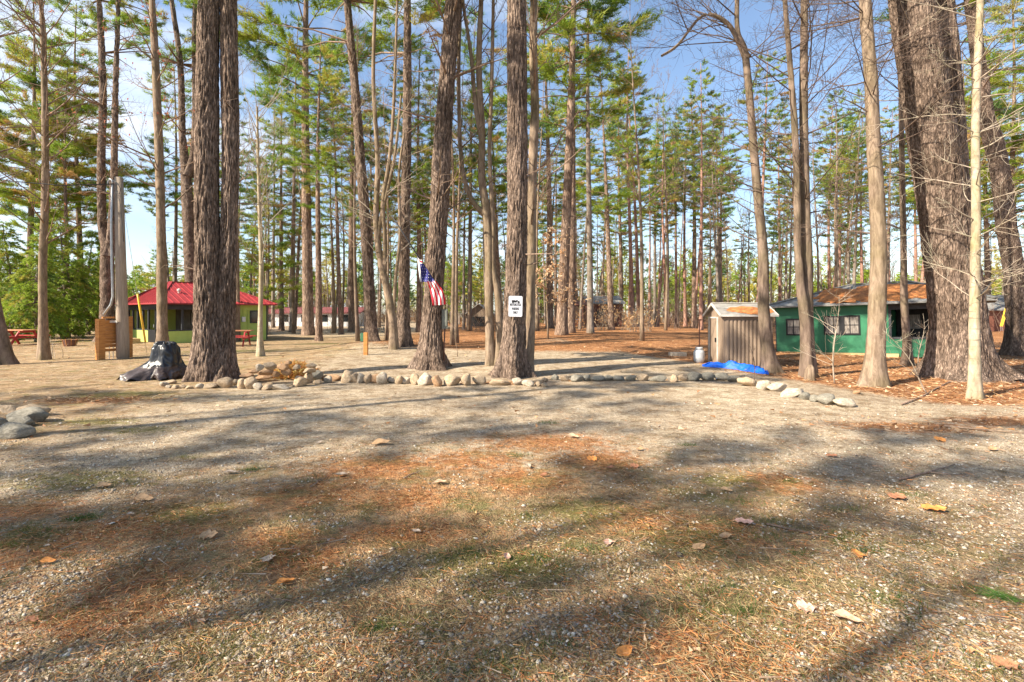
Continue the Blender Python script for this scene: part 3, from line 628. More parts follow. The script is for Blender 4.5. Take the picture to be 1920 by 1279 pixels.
custom('pine_tree', 'forked dark pine rising behind the red roof ridge', 33.0,
    [[(360, 634, 36), (360, 560, 26), (357, 480, 24), (352, 380, 22), (348, 318, 18), (342, 250, 13), (338, 120, 11), (322, 0, 9)],
     [(351, 330, 16), (362, 290, 12), (366, 200, 11), (364, 80, 9), (366, 0, 8)]],
    M['pinebark'], top=28, crown=('wp1', 0.8), seed=29, sides=28, bamp=0.018, twigs=(26, 8, 20, 2.0, 0.03, 0.2, 1, 6), kx=8, zdet=20)

# ------------------------------------------------------------------ mid-distance trees, each at its own spot
MID = [ # key, px, py(base), width px, label, tilt, height scale
 ('fp0', 578, 629, 20, 'tall pine with a wide feathery crown between twin pine and leaning pine', 0.0),
 ('fp1', 56, 632, 12, 'pine with ragged reddish dead twigs at the far left', 0.0),
 ('fp1', 126, 632, 9, 'straight thin pine left of the forked dark pine', 0.0),
 ('fp1', 152, 628, 11, 'leafy pine between the straight thin pine and the forked dark pine', 0.0),
 ('fp1', 96, 626, 10, 'pine with green foliage behind the slim bare tree at the left', 0.0),
 ('sp1', 327, 622, 8, 'thin reddish trunk behind the left slope of the red roof', 0.0),
 ('wp2', 598, 639, 11, 'slim dark trunk on the grass, right of the wide feathery pine', 0.0),
 ('wp3', 660, 622, 13, 'brown pine standing behind the tall leaning pine', 0.0),
 ('wp3', 1053, 640, 21, 'left one of the close pair of pines beside the tan-leaved sapling', 0.03),
 ('wp1', 1069, 637, 17, 'right one of the close pair of pines beside the tan-leaved sapling', 0.02),
 ('wp2', 1031, 620, 13, 'pine just left of the close pair, farther back', -0.01),
 ('sp2', 1107, 637, 12, 'dark straight trunk in front of the open pavilion', 0.0),
 ('bt0', 1204, 646, 8, 'thin bare tree rooted at the near edge of the orange needle bank', -0.02),
 ('rp0', 1198, 616, 13, 'slightly leaning brown pine behind the brushy clump', -0.04),
 ('wp0', 1165, 612, 11, 'pine left of the brushy clump, far back', 0.0),
 ('rp1', 1184, 618, 9, 'slim trunk in the brushy clump, left stem', 0.0),
 ('sp0', 1228, 613, 10, 'fork-topped slim pine right of the brushy clump', 0.0),
 ('sp1', 1252, 606, 9, 'dark slim pine, first of a loose row left of the shed', 0.0),
 ('sp2', 1268, 605, 10, 'dark slim pine, second of a loose row left of the shed', 0.01),
 ('rp2', 1285, 607, 9, 'reddish slim pine, third of a loose row left of the shed', 0.0),
 ('wp2', 1302, 609, 13, 'thicker pine just left of the shed roof', 0.0),
 ('rp0', 1352, 606, 13, 'pinkish red pine directly above the shed roof', 0.0),
 ('sp0', 1345, 603, 7, 'thin grey trunk behind the pinkish pine above the shed', 0.0),
 ('rp1', 1421, 618, 19, 'red-barked leaning pine behind the right end of the shed roof', 0.03),
 ('rp2', 1462, 606, 12, 'pinkish trunk between the shed and the left eave of the green cabin', 0.0),
 ('bt1', 1476, 610, 9, 'pale bare tree at the left eave of the green cabin', 0.0),
 ('rp0', 1556, 606, 12, 'red pine over the left part of the green cabin roof', 0.0),
 ('rp1', 1572, 603, 9, 'second red pine over the left part of the green cabin roof', 0.01),
 ('sp1', 1592, 604, 8, 'grey-green trunk over the middle of the cabin roof', 0.0),
 ('rp2', 1619, 607, 13, 'bright pink-barked pine left of the smooth brown trunk', -0.02),
 ('rp0', 1667, 605, 10, 'pale pinkish pine right of the smooth brown trunk', 0.0),
 ('rp1', 1717, 607, 14, 'bright pink pine just left of the giant double pine', 0.0),
 ('wp1', 1852, 615, 12, 'pine right of the whitish young tree, in front of the log house', 0.0),
 ('fp1', 1893, 628, 12, 'leafy pine filling the upper right corner behind the dark crooked pine', 0.0),
 ('wp0', 1950, 632, 14, 'leafy pine beyond the right edge of the picture', 0.0),
 ('fp1', 1800, 618, 11, 'yellow-green pine showing between the giant pine stems and the crooked pine', 0.0),
 ('bt2', 1130, 612, 7, 'thin bare tree beside the brown house', 0.0),
 ('bt3', 1080, 610, 8, 'thin bare tree before the open pavilion', 0.0),
 ('bt0', 965+43, 628, 8, 'thin bare trunk between the sign pine and the tan-leaved sapling', 0.0),
 ('bt1', 848, 653, 7, 'thin pale stem just right of the flag pine, left one', 0.0),
 ('bt2', 856, 648, 8, 'thin pale stem just right of the flag pine, right one', 0.0),
 ('sp2', 880, 622, 14, 'brown pine in front of the grey shed with the red gable', 0.02),
 ('wp0', 785, 625, 10, 'grey slim pine seen behind the flag', 0.0),
 ('bt3', 800, 620, 6, 'thin grey trunk seen left of the flag pine', 0.0),
 ('wp1', 528, 620, 9, 'slim pine left of the wide feathery pine, nearer the twin pine', 0.0),
 ('sp0', 512, 614, 8, 'slim pine at the right corner of the red-roofed cabin', 0.0),
 ('sp2', 547, 622, 10, 'slim pine close to the left side of the wide feathery pine', 0.02),
 ('bt2', 625, 625, 7, 'bare slim tree in front of the long white building', 0.0),
 ('bt0', 641, 618, 6, 'second bare slim tree in front of the long white building', 0.02),
 ('bt3', 671, 640, 8, 'slim bare tree left of the post with the green box', -0.02),
 ('bt1', 725, 640, 7, 'slim bare tree behind the pale crooked one', 0.0),
 ('wp2', 1740, 606, 12, 'pine hidden partly by the left trunk of the giant pine', 0.0),
 ('bt0', 446, 640, 10, 'bare tree behind the right side of the twin pine', 0.0),
]
PW = {'wp': 1.0, 'sp': 1.0, 'rp': 1.0, 'bt': 1.0}
for key, px, py, wpx, lab, tl in MID:
    Yd = CAMH*FP/(py-HOR); Yd = min(Yd, 62); x = (px-960)/FP*Yd; want = wpx/2/FP*Yd; s = want/PROTO[key]['r']*1.02
    s = max(0.75, min(1.25, s)); 
    if key.startswith('bt'): s = max(0.7, min(1.15, s))
    place(key, x, Yd, s, lab, 'trees standing about the campsite', tilt=(rng.uniform(-0.01, 0.01), tl), rz=rng.uniform(0, 6.28) if tl == 0 else 0)
# hemlocks by the left
for px, py, s, lab in [(70, 640, 1.0, 'low bushy hemlock at the left, nearest the far picnic table'), (20, 634, 1.15, 'bushy bright green hemlock at the left edge'), (118, 634, 1.2, 'tallest of the bushy hemlocks, left of the forked pine'), (165, 628, 1.2, 'bushy hemlock right behind the utility pole panel'), (205, 622, 1.25, 'darker hemlock behind the utility pole')]:
    Yd = 1440/(py-HOR); place('hem%d' % (int(px) % 2), (px-960)/FP*Yd, Yd, s*0.9, lab, 'hemlocks on the left', cat='hemlock')
# far filler wood: individual trees nothing tells apart
far = random.Random(44); spots = []
tries = 0
while len(spots) < 138 and tries < 6000:
    tries += 1
    Yd = far.uniform(36, 78); px = far.uniform(-60, 1980); x = (px-960)/FP*Yd
    if px < 290 and Yd < 55: continue
    if 60 < px < 320 and far.random() < 0.6: continue
    if px > 1200 and far.random() < 0.25: continue
    if (-34 < x < -16 and 56 < Yd < 70) or (4 < x < 12 and 44 < Yd < 60): continue
    if any(abs(x-a)+abs(Yd-b) < 2.6 for a, b, _ in spots): continue
    spots.append((x, Yd, px))
LBL = {'yp': ('yellow-green young pine with low branches in the far wood', 'far young pines'), 'wp': ('dark tall pine with layered green branches in the far wood', 'far pines'), 'sp': ('slim grey-trunked pine in the far wood', 'far slim pines'), 'rp': ('slim pink-barked pine with a tufted top in the far wood', 'far red pines'), 'bt': ('leafless tree in the far wood', 'far bare trees')}
for i, (x, Yd, px) in enumerate(spots):
    if px > 1150: k = far.choice(['rp0', 'rp1', 'rp2', 'sp0', 'sp1', 'bt0', 'bt3', 'rp1', 'sp2', 'bt1', 'bt2', 'bt0'])
    elif px > 430: k = far.choice(['wp0', 'wp1', 'wp2', 'wp3', 'sp0', 'sp2', 'sp1', 'yp1', 'sp2', 'bt1', 'bt3', 'sp1', 'bt0', 'bt2', 'bt1', 'sp0'])
    else: k = far.choice(['sp0', 'yp1', 'wp3', 'bt2', 'sp2'])
    s = far.uniform(0.72, 1.0)*(0.8 if px < 330 else 1)
    la, gr_ = LBL[k[:2]]; place(k, x, Yd, s, la, gr_, tilt=(far.uniform(-.05, .05), far.gauss(0, .035)), sz=s*far.uniform(0.85, 1.12))
# trees left of and behind the camera: out of the picture, they shade the foreground
for i, (x, y, s, k) in enumerate([(-20.8, -4.0, 0.95, 'sp2'), (-13.0, 2.4, 0.9, 'rp1'), (-18, 0.5, 0.9, 'bt1'), (-8.5, -3.5, 0.9, 'bt0'), (-25, -1, 0.9, 'sp2'), (-15.2, -5.2, 0.9, 'sp1'), (-11.5, -6.3, 0.95, 'bt2')]):
    place(k, x, y, s, 'tree standing left of the camera, outside the picture', 'trees outside the picture on the left')

for k_ in list(PROTO):
    if k_ not in USED:
        for ch in list(PROTO[k_].children): bpy.data.objects.remove(ch)
        bpy.data.objects.remove(PROTO[k_])
# distant wood reading as one mass
def far_mass():
    r = random.Random(5); rs = np.random.RandomState(5); mb = MB(); C = []; D = []; T = []
    for i in range(420):
        Yd = r.uniform(80, 120); x = r.uniform(-1.15, 1.15)*Yd; Hh = r.uniform(7, 15)*(0.8 if x < -30 else 1)
        kind = r.random()
        mb.tube([(x, Yd, -0.3), (x+r.uniform(-.5, .5), Yd, Hh*0.5), (x+r.uniform(-1, 1), Yd, Hh)], [0.2, 0.13, 0.03], 4, cap=False)
        if kind < 0.6:
            tt = r.choice(GREENS[:5]); cb = r.uniform(0.1, 0.5)
            for k in range(110):
                f = r.random()**0.8; z = Hh*(cb+(1-cb)*f); rad = 2.6*(1-f)**0.7*r.uniform(0.3, 1)+0.15; a = r.uniform(0, 6.28)
                C.append((x+rad*math.cos(a), Yd+rad*math.sin(a), z)); D.append((math.cos(a), math.sin(a), 0.2)); T.append(tt)
        else:
            for k in range(26):
                z = r.uniform(0.15, 0.95)*Hh; a = r.uniform(0, 6.28); l_ = r.uniform(1, 3)
                mb.tube([(x, Yd, z), (x+l_*math.cos(a)*0.6, Yd+l_*math.sin(a)*0.6, z+l_*0.5), (x+l_*math.cos(a)*0.9, Yd, z+l_*1.1)], [0.05, 0.03, 0.015], 3, cap=False)
    BR = [(0.30, 0.20, 0.13), (0.24, 0.17, 0.12), (0.36, 0.26, 0.15), (0.20, 0.20, 0.07), (0.16, 0.22, 0.06), (0.33, 0.23, 0.17)]
    for k in range(5200):
        Yd = r.uniform(78, 112); x = r.uniform(-1.15, 1.15)*Yd; hgt = 2.6+2.4*noise.noise(Vector((x*0.09, 0, 0)))+1.0*noise.noise(Vector((x*0.4, 1, 0)))
        C.append((x, Yd, abs(r.gauss(0, 0.6))*hgt)); D.append((r.gauss(0, .4), 0, 1)); T.append(r.choice(BR[:3]) if noise.noise(Vector((x*0.13, 5, 0))) < 0.12 else r.choice(BR[3:]))
    V, F, TT = blades(np.array(C), np.array(D), 6, 0.75, 0.16, rs, 0.6, np.array(T))
    o = mesh_obj('distant_woods', fast_mesh('distant_woods', V, F, TT), M['needles'], None, False); o['kind'] = 'stuff'; o['label'] = 'mass of distant woodland closing the view'
    o2 = mb.build('distant_trunks', M['greybark'], None, True); o2['kind'] = 'stuff'; o2['label'] = 'mass of distant bare trunks and twigs behind the campsite'
far_mass()
def brush(name, label, pts, hgt, n, mt, seed, kind=None, leaf=None, cat='bush', group=None):
    r = random.Random(seed); mb = MB()
    base = pts[0] if kind is None else (0, 0)
    for (x, y) in pts:
        for k in range(n):
            a = r.uniform(0, 6.28); p = Vector((x-base[0]+r.uniform(-.35, .35), y-base[1]+r.uniform(-.35, .35), H(x, y)-(H(*base) if kind is None else 0)-0.03))
            grow(mb, r, p, Vector((math.cos(a)*0.55, math.sin(a)*0.55, 1)), hgt*r.uniform(0.5, 1.1), 0.014, 1, 3, 0.1, 5, 0.16, 0.005)
    if kind:
        o = mb.build(name, mt, None, True); o['kind'] = kind; o['label'] = label; return o
    e = thing(name, label, cat, (base[0], base[1], H(*base)), 0, group); mb.build('stems', mt, e, True)
    if leaf:
        rs = np.random.RandomState(seed); src = np.array(mb.v); n_ = leaf[0]; C = src[rs.randint(0, len(src), n_)]; D = rs.normal(0, 0.5, (n_, 3)); T = np.array(leaf[1])[rs.randint(0, len(leaf[1]), n_)]
        V, F, TT = blades(C, D, 2, leaf[2], leaf[2]*0.5, rs, 0.5, T); mesh_obj('leaves', fast_mesh('leaves', V, F, TT), M['leaf'], e, False)
    return e
r_ = random.Random(3)
brush('undergrowth', 'thin leafless undergrowth among the far trunks', [((r_.uniform(-1.05, 1.05))*yy, yy) for yy in [r_.uniform(38, 76) for _ in range(260)]], 3.6, 7, M['twig'], 9, kind='stuff')
TAN = [(0.55, 0.33, 0.15), (0.62, 0.42, 0.22), (0.45, 0.24, 0.10)]
brush('bush', 'tan brushy clump at the foot of the slim trunks right of centre', [tuple(G(1190, 632)[:2]), tuple(G(1215, 630)[:2]), tuple(G(1172, 628)[:2])], 1.7, 16, M['paletwig'], 61, leaf=(420, TAN, 0.12))
brush('bush', 'tan brushy clump in front of the brown house', [tuple(G(1128, 628)[:2]), tuple(G(1140, 626)[:2])], 2.2, 14, M['paletwig'], 62, leaf=(200, TAN, 0.12))
brush('bush', 'low brown brush beside the close pair of pines', [tuple(G(1085, 632)[:2])], 1.2, 10, M['twig'], 63, leaf=(120, TAN, 0.1))
brush('bush', 'reddish leafless brush behind the red-roofed cabin', [tuple(G(470, 628)[:2]), tuple(G(500, 626)[:2])], 3.0, 12, M['twig'], 64)
brush('bush', 'small dry weed sprig beside the slim tree left of the utility pole', [tuple(G(96, 670)[:2])], 0.9, 6, M['paletwig'], 65)
# beech sapling with tan leaves
def sapling(px, py, label, hgt, seed, n=14, mt='paletwig', leaf=None, rad=0.02, name='sapling', sp=0.8, up=0.3, lean=0.0):
    r = random.Random(seed); p = G(px, py); z = H(p.x, p.y); e = thing(name, label, 'sapling', (p.x, p.y, z)); mb = MB()
    pts = [Vector((lean*f*hgt+0.05*math.sin(f*5+seed), 0.05*math.cos(f*4), f*hgt-0.03)) for f in [i/8 for i in range(9)]]
    mb.tube(pts, [rad*(1-0.85*i/8) for i in range(9)], 8)
    mb.build('trunk', M[mt], e, True); tb = MB()
    for k in range(n):
        f = r.uniform(0.2, 0.98); i = min(7, int(f*8)); q = pts[i].lerp(pts[i+1], f*8-i); a = r.uniform(0, 6.28)
        grow(tb, r, q, Vector((math.cos(a), math.sin(a), up)), sp*r.uniform(0.5, 1.3)*(1.2-0.6*f), rad*0.35, 1, 4, up*0.2, 5, 0.15, 0.003)
    tb.build('branches', M[mt], e, True)
    if leaf:
        rs = np.random.RandomState(seed); src = np.array(tb.v); n_, cols, ln = leaf; C = src[rs.randint(0, len(src), n_)]+rs.normal(0, .03, (n_, 3)); D = rs.normal(0, 0.6, (n_, 3)); T = np.array(cols)[rs.randint(0, len(cols), n_)]
        V, F, TT = blades(C, D, 2, ln, ln*0.55, rs, 0.5, T); mesh_obj('leaves', fast_mesh('leaves', V, F, TT), M['leaf'], e, False)
    return e
sapling(1026, 645, 'young beech still holding pale tan leaves, right of the sign pine', 5.6, 71, 26, 'maple', (900, [(0.72, 0.50, 0.30), (0.80, 0.60, 0.40), (0.6, 0.36, 0.19)], 0.12, ), 0.05, sp=1.7, up=0.12)
sapling(1567, 722, 'whippy pale sapling before the double window of the green cabin', 1.9, 72, 14, sp=0.8, up=0.5, rad=0.018)
sapling(1727, 690, 'thin crooked pale sapling before the screened porch of the green cabin', 1.5, 73, 9, sp=0.55, up=0.6, rad=0.016)
sapling(1750, 742, 'low leaning sapling left of the giant double pine', 1.2, 74, 8, sp=0.6, up=0.5, rad=0.014, lean=-0.75)
sapling(1418, 716, 'thin bare sprout standing against the blue tarp', 1.15, 75, 5, 'maple_dark', sp=0.4, up=0.9, rad=0.012, lean=-0.2)
sapling(722, 655, 'twiggy sapling left of the flag pine', 3.6, 76, 12, 'maple', sp=0.9, up=0.6, rad=0.02)
sapling(855, 672, 'thin bare sapling right of the flag pine', 1.6, 77, 8, 'maple', sp=0.4, up=0.9, rad=0.012)
#@@OBJECTS@@
# ------------------------------------------------------------------ materials for built things
M['tin_red'] = mat('red_metal_roof', (0.38, 0.04, 0.045), 0.5, vscale=2.5, col2=(0.25, 0.025, 0.03), spec=0.4, stretch=(1.5, 1.5, 0.4))
M['lime'] = mat('lime_green_paint', (0.46, 0.58, 0.15), 0.7, col2=(0.38, 0.48, 0.12), vscale=2.5, bump=0.2, bscale=14)
M['charcoal'] = mat('charcoal_paint', (0.045, 0.048, 0.055), 0.6, var=0.3)
M['black'] = mat('black_paint', (0.015, 0.015, 0.017), 0.5)
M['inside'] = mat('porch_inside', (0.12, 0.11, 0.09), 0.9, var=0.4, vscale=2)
M['pane'] = mat('window_glass', (0.02, 0.025, 0.03), 0.06, spec=0.8)
M['curtain'] = mat('curtained_glass', (0.27, 0.24, 0.215), 0.3, var=0.65, vscale=9, stretch=(3, 1, 0.5))
M['green'] = mat('dark_green_siding', (0.025, 0.185, 0.085), 0.5, col2=(0.012, 0.10, 0.05), vscale=1.2, bump=0.35, bscale=3.0, stretch=(1, 1, 0.25), spec=0.5)
M['shingle'] = mat('weathered_shingles', (0.34, 0.33, 0.31), 0.9, col2=(0.13, 0.125, 0.115), vscale=5, bump=0.8, bscale=20, stretch=(1, 1, 2))
M['needlepatch'] = mat('fallen_needles', (0.58, 0.24, 0.08), 0.95, col2=(0.28, 0.10, 0.035), vscale=9, bump=1.0, bscale=40)
M['plank'] = mat('bare_plank', (0.55, 0.38, 0.19), 0.8, var=0.35, vscale=4, stretch=(0.6, 1, 6))
M['shedtan'] = mat('tan_metal_siding', (0.33, 0.245, 0.18), 0.55, col2=(0.20, 0.145, 0.105), vscale=2.2, spec=0.4, stretch=(1, 1, 0.4))
M['shedtrim'] = mat('pale_metal_trim', (0.62, 0.58, 0.52), 0.5, var=0.25)
M['shedroof'] = mat('grey_metal_roof', (0.36, 0.34, 0.31), 0.6, col2=(0.20, 0.185, 0.165), vscale=4)
M['poleg'] = mat('weathered_pole_wood', (0.40, 0.32, 0.25), 0.9, col2=(0.26, 0.20, 0.15), vscale=6, stretch=(4, 4, 0.35), bump=0.5, bscale=20)
M['orangewood'] = mat('orange_stained_wood', (0.60, 0.28, 0.085), 0.75, col2=(0.42, 0.17, 0.05), vscale=4, stretch=(1, 1, 5), bump=0.2, bscale=20)
M['greymetal'] = mat('galvanised_metal', (0.45, 0.46, 0.47), 0.4, 0.6, var=0.2)
M['yellow'] = mat('yellow_plastic', (0.85, 0.52, 0.03), 0.45, spec=0.5)
M['wire'] = mat('dark_cable', (0.05, 0.05, 0.055), 0.6)
M['tarpblk'] = mat('black_tarp', (0.010, 0.010, 0.012), 0.33, spec=0.5, bump=0.5, bscale=6)
M['tarpbrn'] = mat('brown_tarp_side', (0.075, 0.055, 0.052), 0.4, spec=0.5, col2=(0.04, 0.03, 0.03), bump=0.5, bscale=8)
M['tarpblue'] = mat('blue_tarp', (0.01, 0.13, 0.70), 0.5, spec=0.25, var=0.3, bump=0.6, bscale=9)
M['tank'] = mat('pale_grey_tank_paint', (0.44, 0.46, 0.48), 0.4, var=0.25, spec=0.5)
M['redpaint'] = mat('red_paint', (0.42, 0.05, 0.05), 0.55, var=0.3)
M['tabletop'] = mat('orange_brown_planks', (0.55, 0.25, 0.13), 0.7, var=0.3, stretch=(1, 6, 1))
M['white'] = mat('white_paint', (0.66, 0.66, 0.66), 0.5, var=0.06)
M['signface'] = mat('white_sign_face', (0.55, 0.56, 0.60), 0.4, spec=0.4)
M['flagred'] = mat('flag_red', (0.62, 0.015, 0.035), 0.75); M['flagblue'] = mat('flag_blue', (0.035, 0.035, 0.17), 0.75)
M['flagwhite'] = mat('flag_white', (0.80, 0.70, 0.66), 0.75)
M['housebrown'] = mat('brown_house_siding', (0.22, 0.09, 0.06), 0.8, var=0.4, stretch=(1, 1, 6))
M['concrete'] = mat('concrete', (0.45, 0.38, 0.30), 0.9, var=0.35, vscale=12)
M['greenbox'] = mat('green_box_paint', (0.06, 0.17, 0.10), 0.5, var=0.2)
M['rust'] = mat('rusty_iron', (0.20, 0.10, 0.07), 0.8, var=0.4)
def stone_mat(n, a, b): return mat(n, a, 0.9, col2=b, vscale=3.5, bump=0.9, bscale=7)
STM = {'tan': stone_mat('tan_stone', (0.52, 0.40, 0.27), (0.30, 0.21, 0.13)), 'pale': stone_mat('pale_stone', (0.56, 0.48, 0.38), (0.30, 0.24, 0.17)),
       'grey': stone_mat('grey_stone', (0.29, 0.265, 0.215), (0.15, 0.135, 0.105)), 'rusty': stone_mat('rusty_brown_stone', (0.48, 0.30, 0.17), (0.27, 0.16, 0.09))}

# ------------------------------------------------------------------ building helpers
def hip_roof(root, x0, x1, y0, y1, ra, rb, ry, ez, rz, m, rib=0.0, thick=0.06, sag=0.0, name='roof'):
    """eaves rectangle x0..x1,y0..y1 at ez; ridge from ra to rb (x) at ry, height rz"""
    mb = MB(); A, B, C, D = [Vector(p) for p in ((x0, y0, ez), (x1, y0, ez), (x1, y1, ez), (x0, y1, ez))]; E, F_ = Vector((ra, ry, rz)), Vector((rb, ry, rz))
    dn = Vector((0, 0, -thick))
    mb.add([A, B, C, D, E, F_], [(0, 1, 5, 4), (1, 2, 5), (2, 3, 4, 5), (3, 0, 4)])
    lo_ = [v+dn for v in (A, B, C, D)]
    mb.add([A, B, C, D]+lo_, [(0, 4, 5, 1), (1, 5, 6, 2), (2, 6, 7, 3), (3, 7, 4, 0), (4, 7, 6, 5)])
    if rib:
        def ribs(P, Q, T1, T2):   # eave P->Q, T1 top over P side, T2 top over Q side
            ux = (Q-P); Ln = ux.length; ux.normalize(); sv = (T1-P)-ux*((T1-P).dot(ux)); h = sv.length; sv.normalize(); a = (T1-P).dot(ux); b_ = (T2-P).dot(ux); nrm = ux.cross(sv)
            if nrm.z < 0: nrm = -nrm
            x = rib*0.5
            while x < Ln:
                hh = h*x/a if x < a else (h*(Ln-x)/max(1e-6, Ln-b_) if x > b_ else h)
                if hh > 0.15: mb.bar(P+ux*x+nrm*0.012, P+ux*x+sv*(hh-0.03)+nrm*0.012, 0.035, 0.03, up=nrm)
                x += rib
        ribs(A, B, E, F_); ribs(B, C, F_, F_); ribs(C, D, F_, E); ribs(D, A, E, E)
    for p, q in ((A, E), (B, F_), (C, F_), (D, E), (E, F_)): mb.bar(p+Vector((0,0,0.025)), q+Vector((0,0,0.025)), 0.16, 0.03)
    return mb.build(name, m, root)
def window(root, face, a, b, z0, z1, cols, rows, fm, pm, depth=0.07, fw=0.05, name='window'):
    """framed window on local plane: face ('y', value, outward sign) or ('x', ...)"""
    ax, val, sg = face; fr = MB(); pn = MB()
    def bx(mb, u0, u1, w0, w1, d0, d1):
        if ax == 'y': mb.b2((u0, val+sg*d0, w0), (u1, val+sg*d1, w1))
        else: mb.b2((val+sg*d0, u0, w0), (val+sg*d1, u1, w1))
    bx(fr, a-fw, b+fw, z0-fw, z0, -0.03, depth*0.5); bx(fr, a-fw, b+fw, z1, z1+fw, -0.03, depth*0.5)
    bx(fr, a-fw, a, z0, z1, -0.03, depth*0.48); bx(fr, b, b+fw, z0, z1, -0.03, depth*0.48)
    for i in range(1, cols): c = a+(b-a)*i/cols; bx(fr, c-0.015, c+0.015, z0, z1, -0.01, depth*0.4)
    for i in range(1, rows): c = z0+(z1-z0)*i/rows; bx(fr, a, b, c-0.012, c+0.012, -0.01, depth*0.36)
    bx(pn, a, b, z0, z1, 0.004, 0.012)
    f = fr.build(name, fm, root); pn.build('pane', pm, f); return f

# ---- red-roofed lime cabin (left)
c1 = thing('cabin', 'small lime green cabin with a red metal hip roof and dark screened porch', 'cabin', (-17, 25, 0.0), R(52.3))
LX, LYd, EZ = 5.1, 5.3, 2.02
wl = MB(); T_ = 0.1
wl.b2((0, 0, -0.1), (2.35, T_, 0.66)); wl.b2((2.35, 0, -0.1), (LX, T_, EZ-0.04))
wl.b2((0, T_, -0.1), (T_, 0.95, 0.66)); wl.b2((0, 2.15, -0.1), (T_, LYd-T_, 0.66))
wl.b2((0, LYd-T_, -0.1), (LX, LYd, EZ-0.04)); wl.b2((LX-T_, T_, -0.1), (LX, LYd-T_, EZ-0.04)); wl.build('wall', M['lime'], c1)
dk = MB(); dk.b2((-0.005, -0.005, 1.70), (2.35, 0.11, EZ-0.03)); dk.b2((-0.006, 0.11, 1.70), (0.11, LYd, EZ-0.03))
for s_ in (0.0, 0.78, 1.56, 2.27): q_ = MB(); q_.b2((s_, 0.0, 0.69), (s_+0.08, 0.09, 1.70)); q_.build('porch_post', M['charcoal'], c1)
for s_ in (0.92, 2.15, 2.95, 3.75, 4.5, 5.2): q_ = MB(); q_.b2((-0.003, s_, 0.69), (0.088, s_+0.09, 1.70)); q_.build('porch_post', M['charcoal'], c1)
dk.build('porch_header', M['charcoal'], c1)
for a_, b_2, n_2 in (((-0.01, -0.01, 0.63), (2.35, 0.12, 0.69), 'porch_sill'), ((-0.01, 2.2, 0.63), (0.12, LYd, 0.69), 'porch_sill'), ((LX-0.06, -0.01, -0.1), (LX+0.01, 0.05, EZ-0.05), 'corner_trim')): q_ = MB(); q_.b2(a_, b_2); q_.build(n_2, M['charcoal'], c1)
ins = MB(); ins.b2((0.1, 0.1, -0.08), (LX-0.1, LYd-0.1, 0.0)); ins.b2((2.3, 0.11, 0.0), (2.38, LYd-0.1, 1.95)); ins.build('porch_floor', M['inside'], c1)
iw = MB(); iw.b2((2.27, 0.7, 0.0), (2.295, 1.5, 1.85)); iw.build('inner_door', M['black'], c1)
window(c1, ('x', 2.28, -1), 2.0, 2.9, 0.9, 1.55, 2, 1, M['black'], M['curtain'])
dr = MB(); dr.b2((-0.02, 1.06, 0.0), (0.03, 1.16, 1.82)); dr.b2((-0.02, 2.02, 0.0), (0.03, 2.12, 1.82)); dr.b2((-0.02, 1.16, 1.70), (0.03, 2.02, 1.82)); dr.b2((-0.02, 1.16, 0.0), (0.03, 2.02, 0.62)); dr.b2((-0.02, 1.16, 0.62), (0.03, 2.02, 0.68))
do_ = dr.build('door', M['black'], c1); hd_ = MB(); hd_.tube([(-0.05, 1.2, 0.8), (-0.05, 1.2, 0.95)], 0.015, 6); hd_.build('handle', M['greymetal'], do_)
window(c1, ('y', 0, -1), 4.18, 4.56, 1.02, 1.62, 1, 1, M['charcoal'], M['pane'])
eb = MB(); eb.b2((3.68, -0.09, 1.05), (3.86, 0, 1.32)); eb.build('electric_box', M['white'], c1)
pp_ = MB(); pp_.tube([(3.76, -0.03, 1.32), (3.76, -0.03, 1.85)], 0.014, 6); pp_.tube([(4.0, -0.03, -0.05), (4.0, -0.03, 1.7)], 0.018, 6); pp_.tube([(4.07, -0.03, -0.05), (4.07, -0.03, 0.6)], 0.014, 6); pp_.build('conduit', M['lime'], c1)
rf1 = hip_roof(c1, -0.42, LX+0.38, -0.42, LYd+0.4, 1.2, 3.4, 2.65, EZ, 3.2, M['tin_red'], rib=0.28)
vt = MB(); vt.lathe([(0.05, 0), (0.05, 0.2), (0.09, 0.22), (0.09, 0.3), (0.02, 0.34)], 10, (1.0, 1.0, 2.45)); vt.build('vent', M['shedtrim'], rf1)
st = thing('doorstep', 'two low concrete block steps below the cabin porch door', 'step', (-18.95, 25.25, 0), R(52.3)); sm_ = MB(); sm_.b2((-0.55, -0.45, -0.1), (0.0, 0.55, 0.14)); sm_.build('lower_step', M['concrete'], st); sm_ = MB(); sm_.b2((0.01, -0.4, -0.1), (0.42, 0.5, 0.27)); sm_.build('upper_step', M['plank'], st)

# ---- green cabin (right)
c2 = thing('cabin', 'dark green cabin with a sagging grey shingle roof covered in orange needles', 'cabin', (10.07, 19.5, -0.06), R(-42.6)); c2.rotation_euler = (0, R(-1.7), R(-42.6))
GX, GY, GZ = 5.81, 3.9, 1.80
wl = MB(); wl.b2((0, 0, 0.12), (3.5, T_, GZ)); wl.b2((3.5, 0.004, 0.02), (GX, T_, 0.66)); wl.b2((3.5, 0.004, 1.62), (GX, T_, GZ)); wl.b2((0, GY-T_, 0.1), (GX, GY, GZ)); wl.b2((0, T_, 0.12), (T_, GY-T_, GZ)); wl.b2((GX-T_, T_, 0.1), (GX, 1.0, 0.66)); wl.b2((GX-T_, 1.0, 0.1), (GX, GY-T_, GZ))
wl.b2((3.40, T_, 0.12), (3.5, GY-T_, GZ)); wl.build('wall', M['green'], c2)
for s_ in (3.5, 4.62, GX-0.08): q_ = MB(); q_.b2((s_, -0.006, 0.67), (s_+0.07, 0.08, 1.58)); q_.build('porch_post', M['charcoal'], c2)
fr_ = MB()
